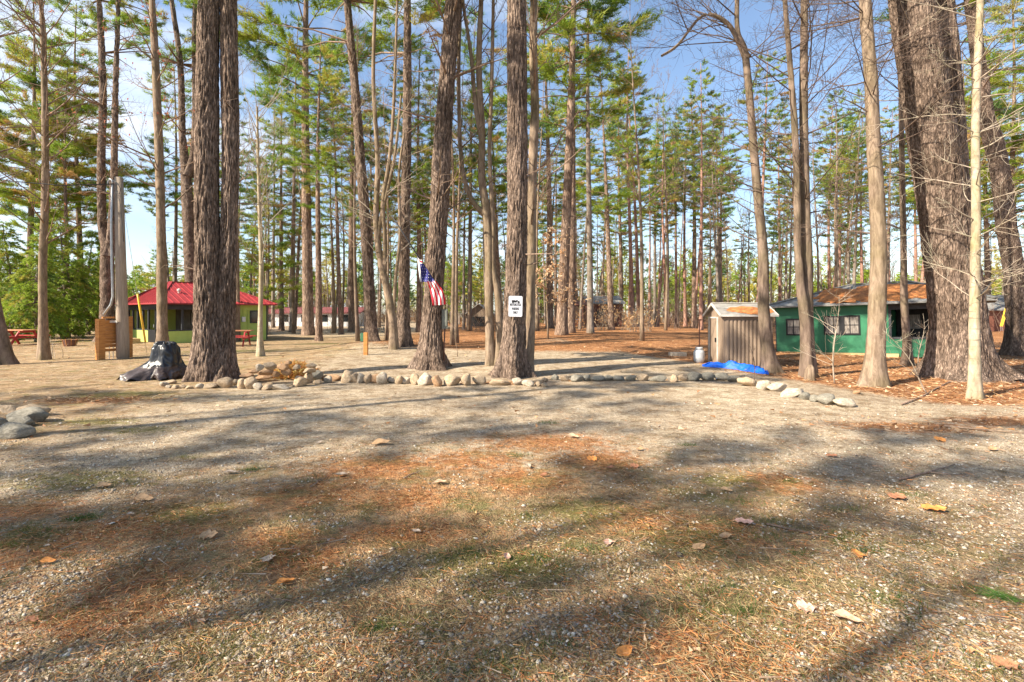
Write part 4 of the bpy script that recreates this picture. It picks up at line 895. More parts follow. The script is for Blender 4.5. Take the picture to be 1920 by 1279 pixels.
for a_, b_2, n_2 in (((3.5, -0.008, 0.60), (GX, 0.1, 0.67), 'porch_sill'), ((3.5, -0.008, 1.58), (GX, 0.1, GZ), 'porch_header'), ((-0.004, -0.004, 0.1), (0.03, 0.03, GZ-0.01), 'corner_trim')): q_ = MB(); q_.b2(a_, b_2); q_.build(n_2, M['charcoal'], c2)
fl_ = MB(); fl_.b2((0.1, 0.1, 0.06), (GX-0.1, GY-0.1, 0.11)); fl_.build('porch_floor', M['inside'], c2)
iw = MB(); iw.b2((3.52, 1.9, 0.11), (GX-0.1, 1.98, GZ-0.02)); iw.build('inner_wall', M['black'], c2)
window(c2, ('y', 1.9, -1), 3.9, 4.2, 0.9, 1.4, 1, 1, M['black'], M['curtain']); window(c2, ('y', 1.9, -1), 4.75, 5.0, 0.85, 1.4, 1, 1, M['black'], M['curtain'])
sk = MB(); sk.b2((-0.02, -0.05, 0.0), (3.75, -0.004, 0.115)); sk.build('skirt_board', M['plank'], c2)
window(c2, ('y', 0, -1), 0.42, 0.82, 0.78, 1.30, 2, 2, M['black'], M['curtain'])
wd_ = window(c2, ('y', 0, -1), 1.66, 2.65, 0.80, 1.38, 4, 2, M['black'], M['curtain']); mm_ = MB(); mm_.b2((2.08, -0.045, 0.80), (2.24, -0.014, 1.38)); mm_.build('mullion', M['black'], wd_)
rf2 = hip_roof(c2, -0.38, GX+0.35, -0.4, GY+0.4, 2.1, 3.9, 2.2, GZ+0.02, 2.60, M['shingle'], thick=0.05)
for xx, yy in ((4.2, 0.3), (5.6, 0.3), (5.6, 4.1), (0.3, 4.1), (4.4, 4.1)):
    bk = MB(); bk.b2((xx-0.1, yy-0.2, -0.35), (xx+0.1, yy+0.2, 0.03)); bk.build('block_pier', M['concrete'], c2)
def roof_patch(root, x0, x1, y0, y1, zf, seed, thr, m, hgt=0.07, nx_=70, ny_=34, name='needle_litter'):
    mb = MB(); ids = {}
    def val(i, j):
        x = x0+(x1-x0)*i/nx_; y = y0+(y1-y0)*j/ny_; u = i/nx_*2-1; v = j/ny_*2-1
        e = 1-(abs(u)**2.4+abs(v)**2.2)+1.1*noise.noise(Vector((x*1.5+seed, y*2.6, seed)))+0.35*noise.noise(Vector((x*6, y*7, seed)))
        return x, y, e-thr
    for i in range(nx_+1):
        for j in range(ny_+1):
            x, y, e = val(i, j)
            if e > -0.12: ids[(i, j)] = len(mb.v); mb.v.append((x, y, zf(x, y)+0.01+hgt*max(-0.25, min(1, e*1.6))*(0.8+0.5*noise.noise(Vector((x*5, y*5, 1))))))
    for i in range(nx_):
        for j in range(ny_):
            k = [(i, j), (i+1, j), (i+1, j+1), (i, j+1)]
            if all(q in ids for q in k): mb.f.append([ids[q] for q in k]); mb.m.append(0)
    return mb.build(name, m, root, True)
roof_patch(rf2, 0.9, 5.4, -0.33, 1.95, lambda x, y: GZ+0.02+(0.78)*(y+0.4)/2.6, 3, 0.22, M['needlepatch'], 0.10)

# ---- tan metal shed
sh = thing('garden_shed', 'small tan ribbed metal shed with a rust-stained grey gable roof', 'shed', (5.83, 14.1, H(5.83, 14.1)-0.03), R(-5))
SX, SY, SE, SRZ = 1.30, 1.5, 1.43, 1.74
wl = MB(); wl.b2((0, 0, 0), (SX, 0.03, SE)); wl.b2((0, SY-0.03, 0), (SX, SY, SE)); wl.b2((SX-0.03, 0.03, 0), (SX, SY-0.03, SE)); wl.b2((0, 0.03, 0), (0.03, 0.52, SE)); wl.b2((0, 1.28, 0), (0.03, SY-0.03, SE)); wl.b2((0, 0.52, 1.36), (0.03, 1.28, SE))
for xx in (0.0, SX-0.03): wl.add([(xx, 0, SE), (xx, SY, SE), (xx, SY/2, SRZ-0.02), (xx+0.03, 0, SE), (xx+0.03, SY, SE), (xx+0.03, SY/2, SRZ-0.02)], [(0, 2, 1), (3, 4, 5), (0, 3, 5, 2), (2, 5, 4, 1)])
k = 0.05
while k < SX-0.06:
    wl.add([(k, 0.0, 0.04), (k+0.012, -0.04, 0.04), (k+0.066, -0.04, 0.04), (k+0.078, 0.0, 0.04), (k, 0.0, SE-0.13), (k+0.012, -0.04, SE-0.13), (k+0.066, -0.04, SE-0.13), (k+0.078, 0, SE-0.13)], [(0, 1, 5, 4), (1, 2, 6, 5), (2, 3, 7, 6), (4, 5, 6, 7)]); k += 0.105
for yy in (0.1, 0.24, 0.38): wl.b2((-0.012, yy, 0.03), (0, yy+0.06, SE-0.1))
wl.build('wall', M['shedtan'], sh)
tr_ = MB(); tr_.b2((-0.03, 1.26, 0), (-0.002, 1.31, 1.38)); tr_.b2((-0.03, 0.49, 0), (-0.002, 0.53, 1.38)); tr_.b2((-0.03, 0.53, 1.34), (-0.002, 1.26, 1.38)); tr_.b2((-0.01, -0.045, -0.01), (SX, -0.002, 0.035)); tr_.build('trim', M['shedtrim'], sh)
dr = MB(); dr.b2((-0.012, 0.53, 0.02), (0.02, 1.26, 1.34)); dr.b2((-0.02, 0.7, 0.05), (-0.012, 0.76, 1.3)); dr.b2((-0.02, 1.0, 0.05), (-0.012, 1.06, 1.3)); do_ = dr.build('door', M['shedtan'], sh); hh_ = MB(); hh_.b2((-0.045, 0.60, 0.66), (-0.02, 0.66, 0.78)); hh_.build('handle', M['black'], do_)
rfm = MB(); ov = 0.10
for sgn, ya, yb in ((0, -ov, SY/2), (1, SY+ov, SY/2)):
    za = SE-0.02; vs_ = [(-ov, ya, za), (SX+ov, ya, za), (SX+ov, yb, SRZ+0.02), (-ov, yb, SRZ+0.02)]
    rfm.add(vs_+[(x, y, z+0.02) for x, y, z in vs_], [(0, 3, 2, 1), (4, 5, 6, 7), (0, 1, 5, 4), (1, 2, 6, 5), (3, 0, 4, 7)] if sgn == 0 else [(0, 1, 2, 3), (7, 6, 5, 4), (0, 4, 5, 1), (1, 5, 6, 2), (3, 7, 4, 0)])
ro_ = rfm.build('roof', M['shedroof'], sh)
tm = MB()
for x_ in (-ov-0.012, SX+ov+0.012): tm.bar((x_, -ov, SE-0.02), (x_, SY/2, SRZ+0.02), 0.02, 0.06); tm.bar((x_, SY+ov, SE-0.02), (x_, SY/2, SRZ+0.02), 0.02, 0.06)
tm.bar((-ov, -ov-0.01, SE-0.01), (SX+ov, -ov-0.01, SE-0.01), 0.02, 0.05); tm.bar((-ov, SY/2, SRZ+0.05), (SX+ov, SY/2, SRZ+0.05), 0.09, 0.015); tm.build('edge_trim', M['shedtrim'], ro_)
roof_patch(ro_, 0.15, SX+0.08, -ov+0.01, 0.5, lambda x, y: SE+(SRZ-SE+0.04)*(y+ov)/(SY/2+ov), 8, 0.35, M['needlepatch'], 0.02, 40, 20)
pt = thing('propane_tank', 'pale grey propane cylinder beside the shed door', 'propane tank', (5.48, 15.0, H(5.48, 15)))
mb = MB(); mb.lathe([(0.11, 0), (0.125, 0.03), (0.15, 0.07), (0.155, 0.12), (0.155, 0.30), (0.14, 0.36), (0.09, 0.395), (0.03, 0.40)], 20); mb.build('cylinder', M['tank'], pt, True)
mb = MB(); mb.lathe([(0.10, 0.395), (0.105, 0.40), (0.105, 0.46), (0.095, 0.46)], 16); mb.build('collar', M['tank'], pt, True); mb = MB(); mb.tube([(0, 0, 0.40), (0, 0, 0.46)], 0.025, 8); mb.tube([(-0.03, 0, 0.45), (0.03, 0, 0.45)], 0.02, 8); mb.build('valve', M['rust'], pt)
pl_ = thing('iron_pipe', 'thin rusty upright pipe standing behind the propane cylinder', 'pipe', (5.62, 15.35, H(5.6, 15.3))); mb = MB(); mb.tube([(0, 0, -0.1), (0, 0, 1.12), (0.01, 0, 1.25)], 0.018, 8); mb.tube([(-0.05, 0, 1.25), (0.06, 0, 1.25)], 0.02, 8); mb.build('tube', M['rust'], pl_)
# blue tarp
def cloth_ribbon(name, label, pts, wid, hgt, m, seed, cat='tarp', n=60, k=18):
    e0 = pts[0]; mb = MB(); P_ = trunk_path([(Vector((x, y, 0)), w_) for x, y, w_ in pts], 0.04); nn = len(P_)
    for i, (p, w_) in enumerate(P_):
        d = (P_[min(i+1, nn-1)][0]-P_[max(0, i-1)][0]).normalized(); s_ = Vector((-d.y, d.x, 0)); en = math.sin(math.pi*min(1, max(0.02, i/(nn-1))))**0.35
        for j in range(k+1):
            v = j/k*2-1; q = p+s_*(v*w_*wid*en)+s_*(0.05*noise.noise(Vector((i*0.13, j*0.3, seed)))); ff = 0.5*noise.noise(Vector((q.x*3.5, q.y*3.5, seed)))+0.55*(0.6-2.2*abs(noise.noise(Vector((q.x*6+q.y*3, q.y*7, seed+3)))))
            z = H(q.x, q.y)+hgt*en*(max(0, 1-abs(v)**2.2))*(0.65+0.9*ff)+(0.012 if abs(v) < 0.98 else -0.01)
            mb.v.append((q.x-e0[0], q.y-e0[1], max(z, H(q.x, q.y)+0.006)))
    for i in range(nn-1):
        for j in range(k): a = i*(k+1)+j; mb.f.append([a, a+1, a+k+2, a+k+1]); mb.m.append(0)
    o = mb.build(name, m, None, True); o.location = (e0[0], e0[1], 0); return tag(o, label, cat)
cloth_ribbon('tarp', 'crumpled bright blue tarp lying along the foot of the shed', [(5.22, 14.05, 0.6), (5.55, 13.85, 0.9), (5.9, 13.65, 0.8), (6.15, 13.3, 1.1), (6.25, 12.9, 1.15), (6.25, 12.5, 0.7)], 0.13, 0.19, M['tarpblue'], 4)
# black tarp heap beside twin pine
bt_ = thing('covered_stand', 'black plastic tarp pulled over a squat stand, its brown edge spread on the ground', 'tarp', (-8.05, 11.9, H(-8.05, 11.9)))
mb = MB(); nth, nz_ = 120, 60
prof = [(0.02, 0.80), (0.14, 0.80), (0.20, 0.77), (0.235, 0.66), (0.26, 0.5), (0.30, 0.36), (0.34, 0.26), (0.39, 0.20), (0.45, 0.14), (0.49, 0.07), (0.51, 0.01)]
for i in range(nz_+1):
    f = i/nz_*(len(prof)-1); a = min(int(f), len(prof)-2); u = f-a; rr = prof[a][0]*(1-u)+prof[a+1][0]*u; zz = prof[a][1]*(1-u)+prof[a+1][1]*u; out_ = max(0, (0.4-zz)/0.4)
    for j in range(nth):
        t = 2*math.pi*j/nth; ct, st_ = math.cos(t), math.sin(t); fd = 0.8*noise.noise(Vector((ct*1.9+zz*2.2, st_*1.9, zz*2.5)))+0.7*(0.35-abs(noise.noise(Vector((ct*2.6+zz*4, st_*2.6, zz*4+4)))))*1.2+0.25*(0.3-abs(noise.noise(Vector((ct*7-zz*6, st_*7, zz*11))))); sq = 1+0.18*(abs(ct*st_)*2)
        r2 = rr*sq*(1+0.30*fd*(0.4+out_))*(1+out_*(-0.22*ct if ct < 0 else -0.15)); z2 = zz*(1+0.12*fd)+0.05*out_*max(0, noise.noise(Vector((ct*rr*12, st_*rr*12, 2))))*2
        mb.v.append((ct*r2-0.10*out_, st_*r2*0.9-0.06*out_, max(0.005, z2)))
for i in range(nz_):
    for j in range(nth): mb.f.append([i*nth+j, (i+1)*nth+j, (i+1)*nth+(j+1) % nth, i*nth+(j+1) % nth]); mb.m.append(0)
fa = [f for f in mb.f if mb.v[f[0]][2] > 0.30]; fb = [f for f in mb.f if mb.v[f[0]][2] <= 0.30]; V_ = mb.v
up_ = MB(); up_.v = V_; up_.f = fa; up_.build('black_cover', M['tarpblk'], bt_, True); dn_ = MB(); dn_.v = list(V_); dn_.f = fb; dn_.build('spread_edge', M['tarpbrn'], bt_, True)

# ---- utility pole and its gear
UP = Vector((-13.0, 17.1, 0)); up0 = thing('utility_pole', 'weathered grey wooden utility pole with a metal conduit', 'utility pole', UP)
topP = W(223, 333, 17.1)-UP
mb = MB(); mb.tube([(0, 0, -0.3), (0, 0, 0.6), topP*0.5, topP], [0.185, 0.18, 0.155, 0.12], 20); mb.build('pole', M['poleg'], up0, True)
mb = MB(); L_ = lambda px, py, dy=-0.19: W(px, py, 17.1)-UP+Vector((0, dy, 0))
mb.tube([L_(219, 348), L_(217, 420), L_(218, 500), L_(220, 556), L_(216, 572), L_(203, 590)], 0.035, 10)
mb.tube([L_(219, 350), L_(219, 342), L_(215, 338), L_(211, 344), L_(211, 352)], 0.03, 8); mb.build('conduit', M['greymetal'], up0, True)
mb = MB()
mb.tube([L_(219, 340), L_(228, 346), L_(234, 356), L_(232, 366), L_(224, 364)], 0.012, 6); mb.tube([L_(213, 346), L_(206, 352), L_(206, 362), L_(214, 366)], 0.012, 6); mb.tube([L_(229, 360), L_(234, 390), L_(238, 430), L_(240, 455)], 0.008, 5); mb.build('loose_wire', M['wire'], up0, True)
mb = MB(); mb.b2(L_(206, 605, -0.20)-Vector((0, 0.02, 0)), L_(229, 601, -0.20)+Vector((0, 0.0, 0))); mb.build('bracket', M['shedtrim'], up0)
cb_ = thing('overhead_cable', 'black overhead cable running left from the top of the utility pole', 'cable', UP+L_(213, 345)); mb = MB(); o_ = UP+L_(213, 345)
mb.tube([W(213, 345, 16.9)-o_, W(117, 348, 16.4)-o_, W(23, 340, 16)-o_, W(-120, 320, 15.5)-o_, W(-400, 270, 15)-o_], 0.016, 6); mb.build('cable', M['wire'], cb_, True)
ga = G(276, 662); gw_ = thing('guy_wire', 'taut guy wire with a yellow plastic guard, anchored in front of the cabin door', 'guy wire', ga); A_ = Vector((0, 0, 0)); B_ = UP+topP-ga
mb = MB(); mb.tube([A_-Vector((0, 0, 0.1)), B_*0.985], 0.008, 6); mb.build('wire', M['greymetal'], gw_, True)
mb = MB(); mb.tube([B_*0.07, B_*0.365], 0.035, 10); mb.build('guard', M['yellow'], gw_, True)
pb = thing('meter_board', 'orange wooden meter board with stout posts behind the utility pole', 'meter board', (-13.3, 17.1, 0)); O_ = Vector((-13.3, 17.1, 0))
la = W(188, 675, 16.6)-O_; ra_ = W(240, 672, 17.5)-O_; la.z = ra_.z = 0; dirb = (ra_-la).normalized(); ang = math.atan2(dirb.y, dirb.x); Mb = Matrix.Rotation(ang, 3, 'Z')
for c_, hh_ in ((la, 1.33), (ra_, 1.40)):
    mb = MB(); mb.box(c_+Vector((0, 0, hh_/2-0.1)), (0.21, 0.16, hh_+0.2), Mb); mb.build('post', M['orangewood'], pb)
mid = (la+ra_)/2; ln_ = (ra_-la).length-0.21
mb = MB()
for i in range(8): mb.box(mid+Vector((0, 0, 0.44+i*0.112)), (ln_, 0.03, 0.106), Mb)
mb.build('board_panel', M['orangewood'], pb)
mb = MB(); mb.box(mid+Vector((0, 0.0, 0.30)), (ln_, 0.07, 0.09), Mb); mb.box(mid+Vector((0, 0, 1.37)), (ln_+0.05, 0.09, 0.06), Mb); mb.build('rail', M['orangewood'], pb)
mb = MB(); 
for k_ in (-0.15, -0.02, 0.2): mb.tube([mid+dirb*k_+Vector((0, -0.03, -0.05)), mid+dirb*k_+Vector((0, -0.03, 0.42))], 0.012, 6)
mb.build('conduit', M['greymetal'], pb)

# ---- sign on the sign pine
sgY = 12.3-0.335; sc_ = W(966.5, 574.5, sgY); sg = thing('parking_sign', 'white metal sign reading MOTORCYCLE PARKING ONLY on the straight pine', 'sign', sc_); sg.rotation_euler = (0, R(1.2), R(-3))
sw, shh, rc = 0.325, 0.485, 0.035
def rrect(w_, h_, r_c, n=6):
    o = []
    for cx, cz, a0 in ((w_/2-r_c, h_/2-r_c, 0), (-w_/2+r_c, h_/2-r_c, 90), (-w_/2+r_c, -h_/2+r_c, 180), (w_/2-r_c, -h_/2+r_c, 270)):
        for i in range(n+1): a = R(a0+90*i/n); o.append((cx+r_c*math.cos(a), cz+r_c*math.sin(a)))
    return o
def plate(mb, poly, y0, y1):
    n = len(poly); mb.add([(x, y0, z) for x, z in poly]+[(x, y1, z) for x, z in poly], [list(range(n-1, -1, -1))[::-1], list(range(n, 2*n))[::-1]]+[(i, i+n, (i+1) % n+n, (i+1) % n) for i in range(n)])
mb = MB(); plate(mb, rrect(sw, shh, rc), -0.004, 0.0); mb.build('plate', M['signface'], sg)
def text(body, size, loc, parent, m, name='lettering', sx_=1.0, ext=0.0008):
    cu = bpy.data.curves.new('t', 'FONT'); cu.body = body; cu.size = size; cu.align_x = 'CENTER'; cu.align_y = 'CENTER'; cu.extrude = ext; cu.space_character = 1.12; cu.offset = size*0.045
    to = bpy.data.objects.new('t', cu); COL.objects.link(to); dg = bpy.context.evaluated_depsgraph_get(); dg.update(); me = bpy.data.meshes.new_from_object(to.evaluated_get(dg)); bpy.data.objects.remove(to)
    me.name = name; me.transform(Matrix.Translation(loc) @ Matrix.Rotation(R(90), 4, 'X') @ Matrix.Diagonal((sx_, 1.15, 1, 1))); o = mesh_obj(name, me, m, parent, False); return o
text('MOTORCYCLE', 0.066, (0, -0.006, 0.036), sg, M['black'], sx_=0.54); text('PARKING', 0.066, (0, -0.006, -0.058), sg, M['black'], sx_=0.56); text('ONLY', 0.066, (0, -0.006, -0.146), sg, M['black'], sx_=0.56)
mb = MB()
def ring(cx, cz, r_, n=20): plate(mb, [(cx+r_*math.cos(2*math.pi*i/n), cz+r_*math.sin(2*math.pi*i/n)) for i in range(n)], -0.0065, -0.0045)
ring(-0.062, 0.103, 0.028); ring(0.072, 0.100, 0.027)
plate(mb, [(-0.09, 0.118), (-0.09, 0.142), (-0.03, 0.146), (0.0, 0.135), (0.03, 0.148), (0.045, 0.158), (0.05, 0.150), (0.04, 0.138), (0.07, 0.108), (0.062, 0.10), (0.035, 0.122), (0.02, 0.092), (-0.04, 0.092)], -0.0085, -0.0067)
mb.build('motorcycle_symbol', M['black'], sg)
mb = MB(); 
for z_ in (0.215, -0.215): mb.tube([(0, -0.008, z_), (0, 0.05, z_)], 0.006, 8)
mb.build('screw', M['greymetal'], sg)

# ---- flag on its pole, fixed to the flag pine
fY = 13.05; P0 = W(818, 533, 13.45); P1 = W(735, 405, 12.4); fp = thing('flag_pole', 'thin dark flag pole slanting up to the left from the flag pine', 'flag pole', P0)
mb = MB(); mb.tube([Vector((0, 0, 0)), P1-P0], [0.02, 0.016], 8); mb.build('pole', M['wire'], fp, True); mb = MB(); mb.tube([(0.02, 0.12, -0.06), (0, 0, 0), (-0.05, -0.03, 0.07)], 0.03, 8); mb.build('bracket', M['greymetal'], fp, True)
FO = W(800, 530, fY); fl = thing('flag', 'american flag hanging limp from the slanting pole in front of the pine', 'flag', FO)
def fpt(px, py, ph=0.0): return W(px, py, fY+0.045*math.sin(px*0.42+py*0.05+ph)+0.02*math.sin(py*0.21))-FO
def quadpatch(mb, tl, tr, br, bl, nu, nv, bulge=0.0, mi=None, ph=0.0):
    b = len(mb.v)
    for j in range(nv+1):
        v = j/nv
        for i in range(nu+1):
            u = i/nu; x = (tl[0]*(1-u)+tr[0]*u)*(1-v)+(bl[0]*(1-u)+br[0]*u)*v; y = (tl[1]*(1-u)+tr[1]*u)*(1-v)+(bl[1]*(1-u)+br[1]*u)*v
            x += bulge*math.sin(v*math.pi)*(0.3+0.7*u); mb.v.append(tuple(fpt(x, y, ph)))
    for j in range(nv):
        for i in range(nu): a = b+j*(nu+1)+i; mb.f.append([a, a+nu+1, a+nu+2, a+1]); mb.m.append(mi(i/nu, j/nv) if mi else 0)
mb = MB(); quadpatch(mb, (801, 527.5), (817, 527), (835.5, 571), (811, 573), 28, 24, 5.5, lambda u, v: 0 if int(u*7) % 2 == 0 else 1)
s1_ = mb.build('stripes', [M['flagred'], M['flagwhite']], fl, True)
mb = MB(); quadpatch(mb, (787.5, 495), (793.5, 494.5), (815.5, 528.5), (791, 528.5), 12, 14, 0.5); cn = mb.build('canton', M['flagblue'], fl, True)
mb = MB()
for j in range(6):
    v = (j+0.7)/6.2
    nst = 2+j//2+(1 if j > 3 else 0)
    for i in range(nst):
        u = (i+0.5+(0.25 if j % 2 else -0.0))/(nst+0.25); x = (787.5*(1-u)+793.5*u)*(1-v)+(791*(1-u)+815.5*u)*v; y = 495+33.5*v; c_ = fpt(x, y)+Vector((0, -0.006, 0)); pts_ = []
        for q in range(10): rr = 0.0135 if q % 2 == 0 else 0.0058; a = math.pi/2+q*math.pi/5; pts_.append(c_+Vector((rr*math.cos(a), 0, rr*math.sin(a))))
        mb.add(pts_, [list(range(10))])
mb.build('stars', M['white'], cn)
mb = MB(); quadpatch(mb, (781.5, 478), (784.5, 478), (791.0, 528.5), (787.5, 528.5), 3, 14, 0.0); mb.build('heading', M['white'], fl, True)
mb = MB(); quadpatch(mb, (784.5, 480), (789, 486), (793.5, 494.3), (787.5, 494.8), 6, 6, 0.5, lambda u, v: 0 if v > 0.35 and v < 0.75 else 1, 0.2); mb.build('gathered_top', [M['flagred'], M['flagwhite']], fl, True)

M['metergrey'] = mat('grey_green_box_paint', (0.20, 0.21, 0.18), 0.6, var=0.3)
# ---- meter box and little things on posts
mbx = W(834, 598, 13.75); m_ = thing('meter_box', 'grey electric meter box with conduit on the right side of the flag pine', 'meter box', mbx)
mb = MB(); mb.box((0, 0, 0), (0.15, 0.10, 0.52)); mb.build('box', M['metergrey'], m_); mb = MB(); mb.tube([(0, 0, -0.26), (-0.02, 0, -0.8), (-0.03, 0, -1.15)], 0.02, 8); mb.build('conduit', M['rust'], m_, True); mb = MB(); mb.box((0.0, -0.06, 0.02), (0.12, 0.015, 0.42)); mb.build('door', M['metergrey'], m_)
gp = G(686, 671); p_ = thing('wooden_post', 'short tan wooden post with a small green box, beside the gravel pad', 'post', (gp.x, gp.y, H(gp.x, gp.y)))
mb = MB(); mb.box((0, 0, 0.33), (0.13, 0.13, 0.86)); mb.build('post', M['orangewood'], p_); mb = MB(); mb.box((-0.12, -0.0, 0.60), (0.10, 0.12, 0.28)); mb.build('green_box', M['greenbox'], p_)
gp = G(1273, 671); b_ = thing('concrete_block', 'pale flat concrete block lying by the orange needles left of the shed', 'block', (gp.x, gp.y+0.15, H(gp.x, gp.y)), R(6)); mb = MB(); mb.b2((-0.26, -0.15, -0.03), (0.26, 0.15, 0.12)); mb.b2((-0.22, -0.155, 0.02), (0.22, -0.15, 0.09)); mb.build('block', M['concrete'], b_)

# ---- picnic tables
def picnic(x, y, rz, label, sc=1.0, top=M['tabletop']):
    e = thing('picnic_table', label, 'picnic table', (x, y, H(x, y)), rz); e.scale = (sc, sc, sc)
    mb = MB()
    for i in range(5): mb.b2((-0.9, -0.36+i*0.147, 0.70), (0.9, -0.36+i*0.147+0.138, 0.74))
    mb.build('tabletop', top, e)
    for s_ in (-1, 1):
        mb = MB(); mb.b2((-0.9, s_*0.62, 0.42), (0.9, s_*0.78, 0.46)); mb.b2((-0.9, s_*0.79, 0.42), (0.9, s_*0.93, 0.46)); mb.build('bench', M['redpaint'], e)
    for s_ in (-1, 1):
        mb = MB(); mb.bar((s_*0.65, -0.28, 0.695), (s_*0.65, -0.72, 0), 0.05, 0.09); mb.bar((s_*0.65, 0.28, 0.695), (s_*0.65, 0.72, 0), 0.05, 0.09); mb.b2((s_*0.65+0.028, -0.9, 0.34), (s_*0.65+0.07, 0.9, 0.415)); mb.b2((s_*0.65+0.028, -0.36, 0.61), (s_*0.65+0.07, 0.36, 0.695)); mb.build('leg_frame', M['redpaint'], e)
    return e
picnic(-12.95, 23.6, R(15), 'red picnic table with an orange top beside the lime cabin wall'); picnic(-23.6, 24.3, R(-8), 'red picnic table at the far left edge near the hemlocks')
gp = G(131, 649); pl2 = thing('wire_planter', 'round brown slatted planter tub on the ground behind the slim bare tree', 'planter', (gp.x, gp.y, H(gp.x, gp.y)))
mb = MB(); mb.lathe([(0.20, 0), (0.28, 0.30), (0.26, 0.30), (0.19, 0.04)], 18); mb.build('tub', M['rust'], pl2); mb = MB()
for k_ in range(9): a = k_*0.7; mb.tube([(0.23*math.cos(a), 0.23*math.sin(a), 0.02), (0.30*math.cos(a), 0.30*math.sin(a), 0.33)], 0.012, 5)
mb.build('slats', M['orangewood'], pl2)

# ---- far buildings
def simple_house(name, label, cat, x0, x1, y, dep, h, rh, wm, rm, wins=(), base=0.0, door=None, gable_front=False, ov=0.3):
    e = thing(name, label, cat, ((x0+x1)/2, y, base)); hw = (x1-x0)/2; mb = MB()
    mb.b2((-hw, 0, -0.2), (hw, 0.15, h)); mb.b2((-hw, dep-0.15, -0.2), (hw, dep, h)); mb.b2((-hw, 0.15, -0.2), (-hw+0.15, dep-0.15, h)); mb.b2((hw-0.15, 0.15, -0.2), (hw, dep-0.15, h))
    if gable_front: mb.add([(-hw, 0, h), (hw, 0, h), (0, 0, h+rh-0.05), (-hw, 0.1, h), (hw, 0.1, h), (0, 0.1, h+rh-0.05)], [(0, 1, 2), (5, 4, 3), (0, 2, 5, 3), (1, 4, 5, 2)])
    mb.build('wall', wm, e); rb = MB(); t = 0.1
    if gable_front:
        for s_ in (-1, 1): rb.add([(s_*(hw+ov), -ov, h-0.1), (0, -ov, h+rh), (0, dep+ov, h+rh), (s_*(hw+ov), dep+ov, h-0.1), (s_*(hw+ov), -ov, h-0.1-t), (0, -ov, h+rh-t), (0, dep+ov, h+rh-t), (s_*(hw+ov), dep+ov, h-0.1-t)], [(0, 1, 2, 3), (7, 6, 5, 4), (0, 4, 5, 1), (2, 6, 7, 3), (0, 3, 7, 4)])
    else:
        for ya, yb in ((-ov, dep/2), (dep+ov, dep/2)): rb.add([(-hw-ov, ya, h-0.05), (hw+ov, ya, h-0.05), (hw+ov, yb, h+rh), (-hw-ov, yb, h+rh), (-hw-ov, ya, h-0.05-t), (hw+ov, ya, h-0.05-t), (hw+ov, yb, h+rh-t), (-hw-ov, yb, h+rh-t)], [(0, 1, 2, 3), (7, 6, 5, 4), (0, 4, 5, 1), (1, 5, 6, 2), (3, 7, 4, 0)])
    rb.build('roof', rm, e)
    for a, b, z0, z1 in wins: window(e, ('y', 0, -1), a, b, z0, z1, 2, 1, M['charcoal'], M['pane'])
    return e
simple_house('long_building', 'long low white building with a red roof beyond the trees left of centre', 'building', -30.5, -18.0, 60, 6, 1.65, 0.65, M['white'], mat('faded_red_roof', (0.22, 0.065, 0.06), 0.7, var=0.4), [(-4.6, -4, 0.6, 1.3), (-2.8, -2.0, 0.6, 1.3), (-0.4, 0.2, 0.6, 1.3), (1.9, 2.6, 0.6, 1.3), (4.3, 5.0, 0.6, 1.3)])
simple_house('garage', 'pale garage with a red front gable seen behind the flag pine', 'garage', -5.2, -2.4, 58, 6, 1.45, 1.2, M['shedtan'], M['shedroof'], [(-0.9, 0.9, 0.0, 1.1)], gable_front=True)
simple_house('house', 'brown sided house right of the open pavilion, among the far trunks', 'house', 7.9, 11.2, 52, 6, 2.3, 0.8, M['housebrown'], M['shingle'], [(-0.9, -0.3, 0.9, 1.6)], base=0.3)
simple_house('house', 'low brown log house at the far right behind the dark crooked pine', 'house', 38.5, 46.5, 44, 7, 1.9, 1.3, M['housebrown'], M['shingle'], [(-2.5, -1.6, 0.8, 1.5), (0.6, 1.5, 0.8, 1.5)])
simple_house('house', 'small pale grey house far off behind the hemlocks at the left', 'house', -62, -54, 72, 6, 2.0, 1.0, M['tank'], M['shingle'], [(-2.5, -1.5, 0.8, 1.5)])
pv = thing('pavilion', 'open roofed pavilion on posts beside the brown house', 'pavilion', (6.6, 50, H(6.6, 50)))
mb = MB(); mb.add([(-1.3, -0.4, 2.2), (1.2, -0.4, 2.2), (1.2, 2, 2.6), (-1.3, 2, 2.6), (-1.3, 4, 2.2), (1.2, 4, 2.2), (-1.3, -0.4, 2.1), (1.2, -0.4, 2.1), (-1.3, 4, 2.1), (1.2, 4, 2.1)], [(0, 1, 2, 3), (3, 2, 5, 4), (0, 6, 7, 1), (6, 8, 9, 7), (4, 5, 9, 8)]); mb.build('roof', M['housebrown'], pv)
for x_, y_ in ((-1.1, 0), (1.0, 0), (-1.1, 3.6), (1.0, 3.6)): mb = MB(); mb.tube([(x_, y_, -0.2), (x_, y_, 2.12)], 0.08, 8); mb.build('post', M['rust'], pv)
tb_ = thing('red_tub', 'orange-red round tub standing in front of the pavilion', 'tub', (5.95, 47.5, H(5.95, 47.5)+0.1)); mb = MB(); mb.lathe([(0.38, 0), (0.43, 0.55), (0.45, 0.6), (0.40, 0.6), (0.36, 0.1)], 18); mb.build('tub', mat('orange_red_plastic', (0.7, 0.11, 0.04), 0.5), tb_); mb = MB(); mb.lathe([(0.46, 0.57), (0.47, 0.6), (0.46, 0.63), (0.44, 0.6)], 18); mb.build('rim', M['white'], tb_)
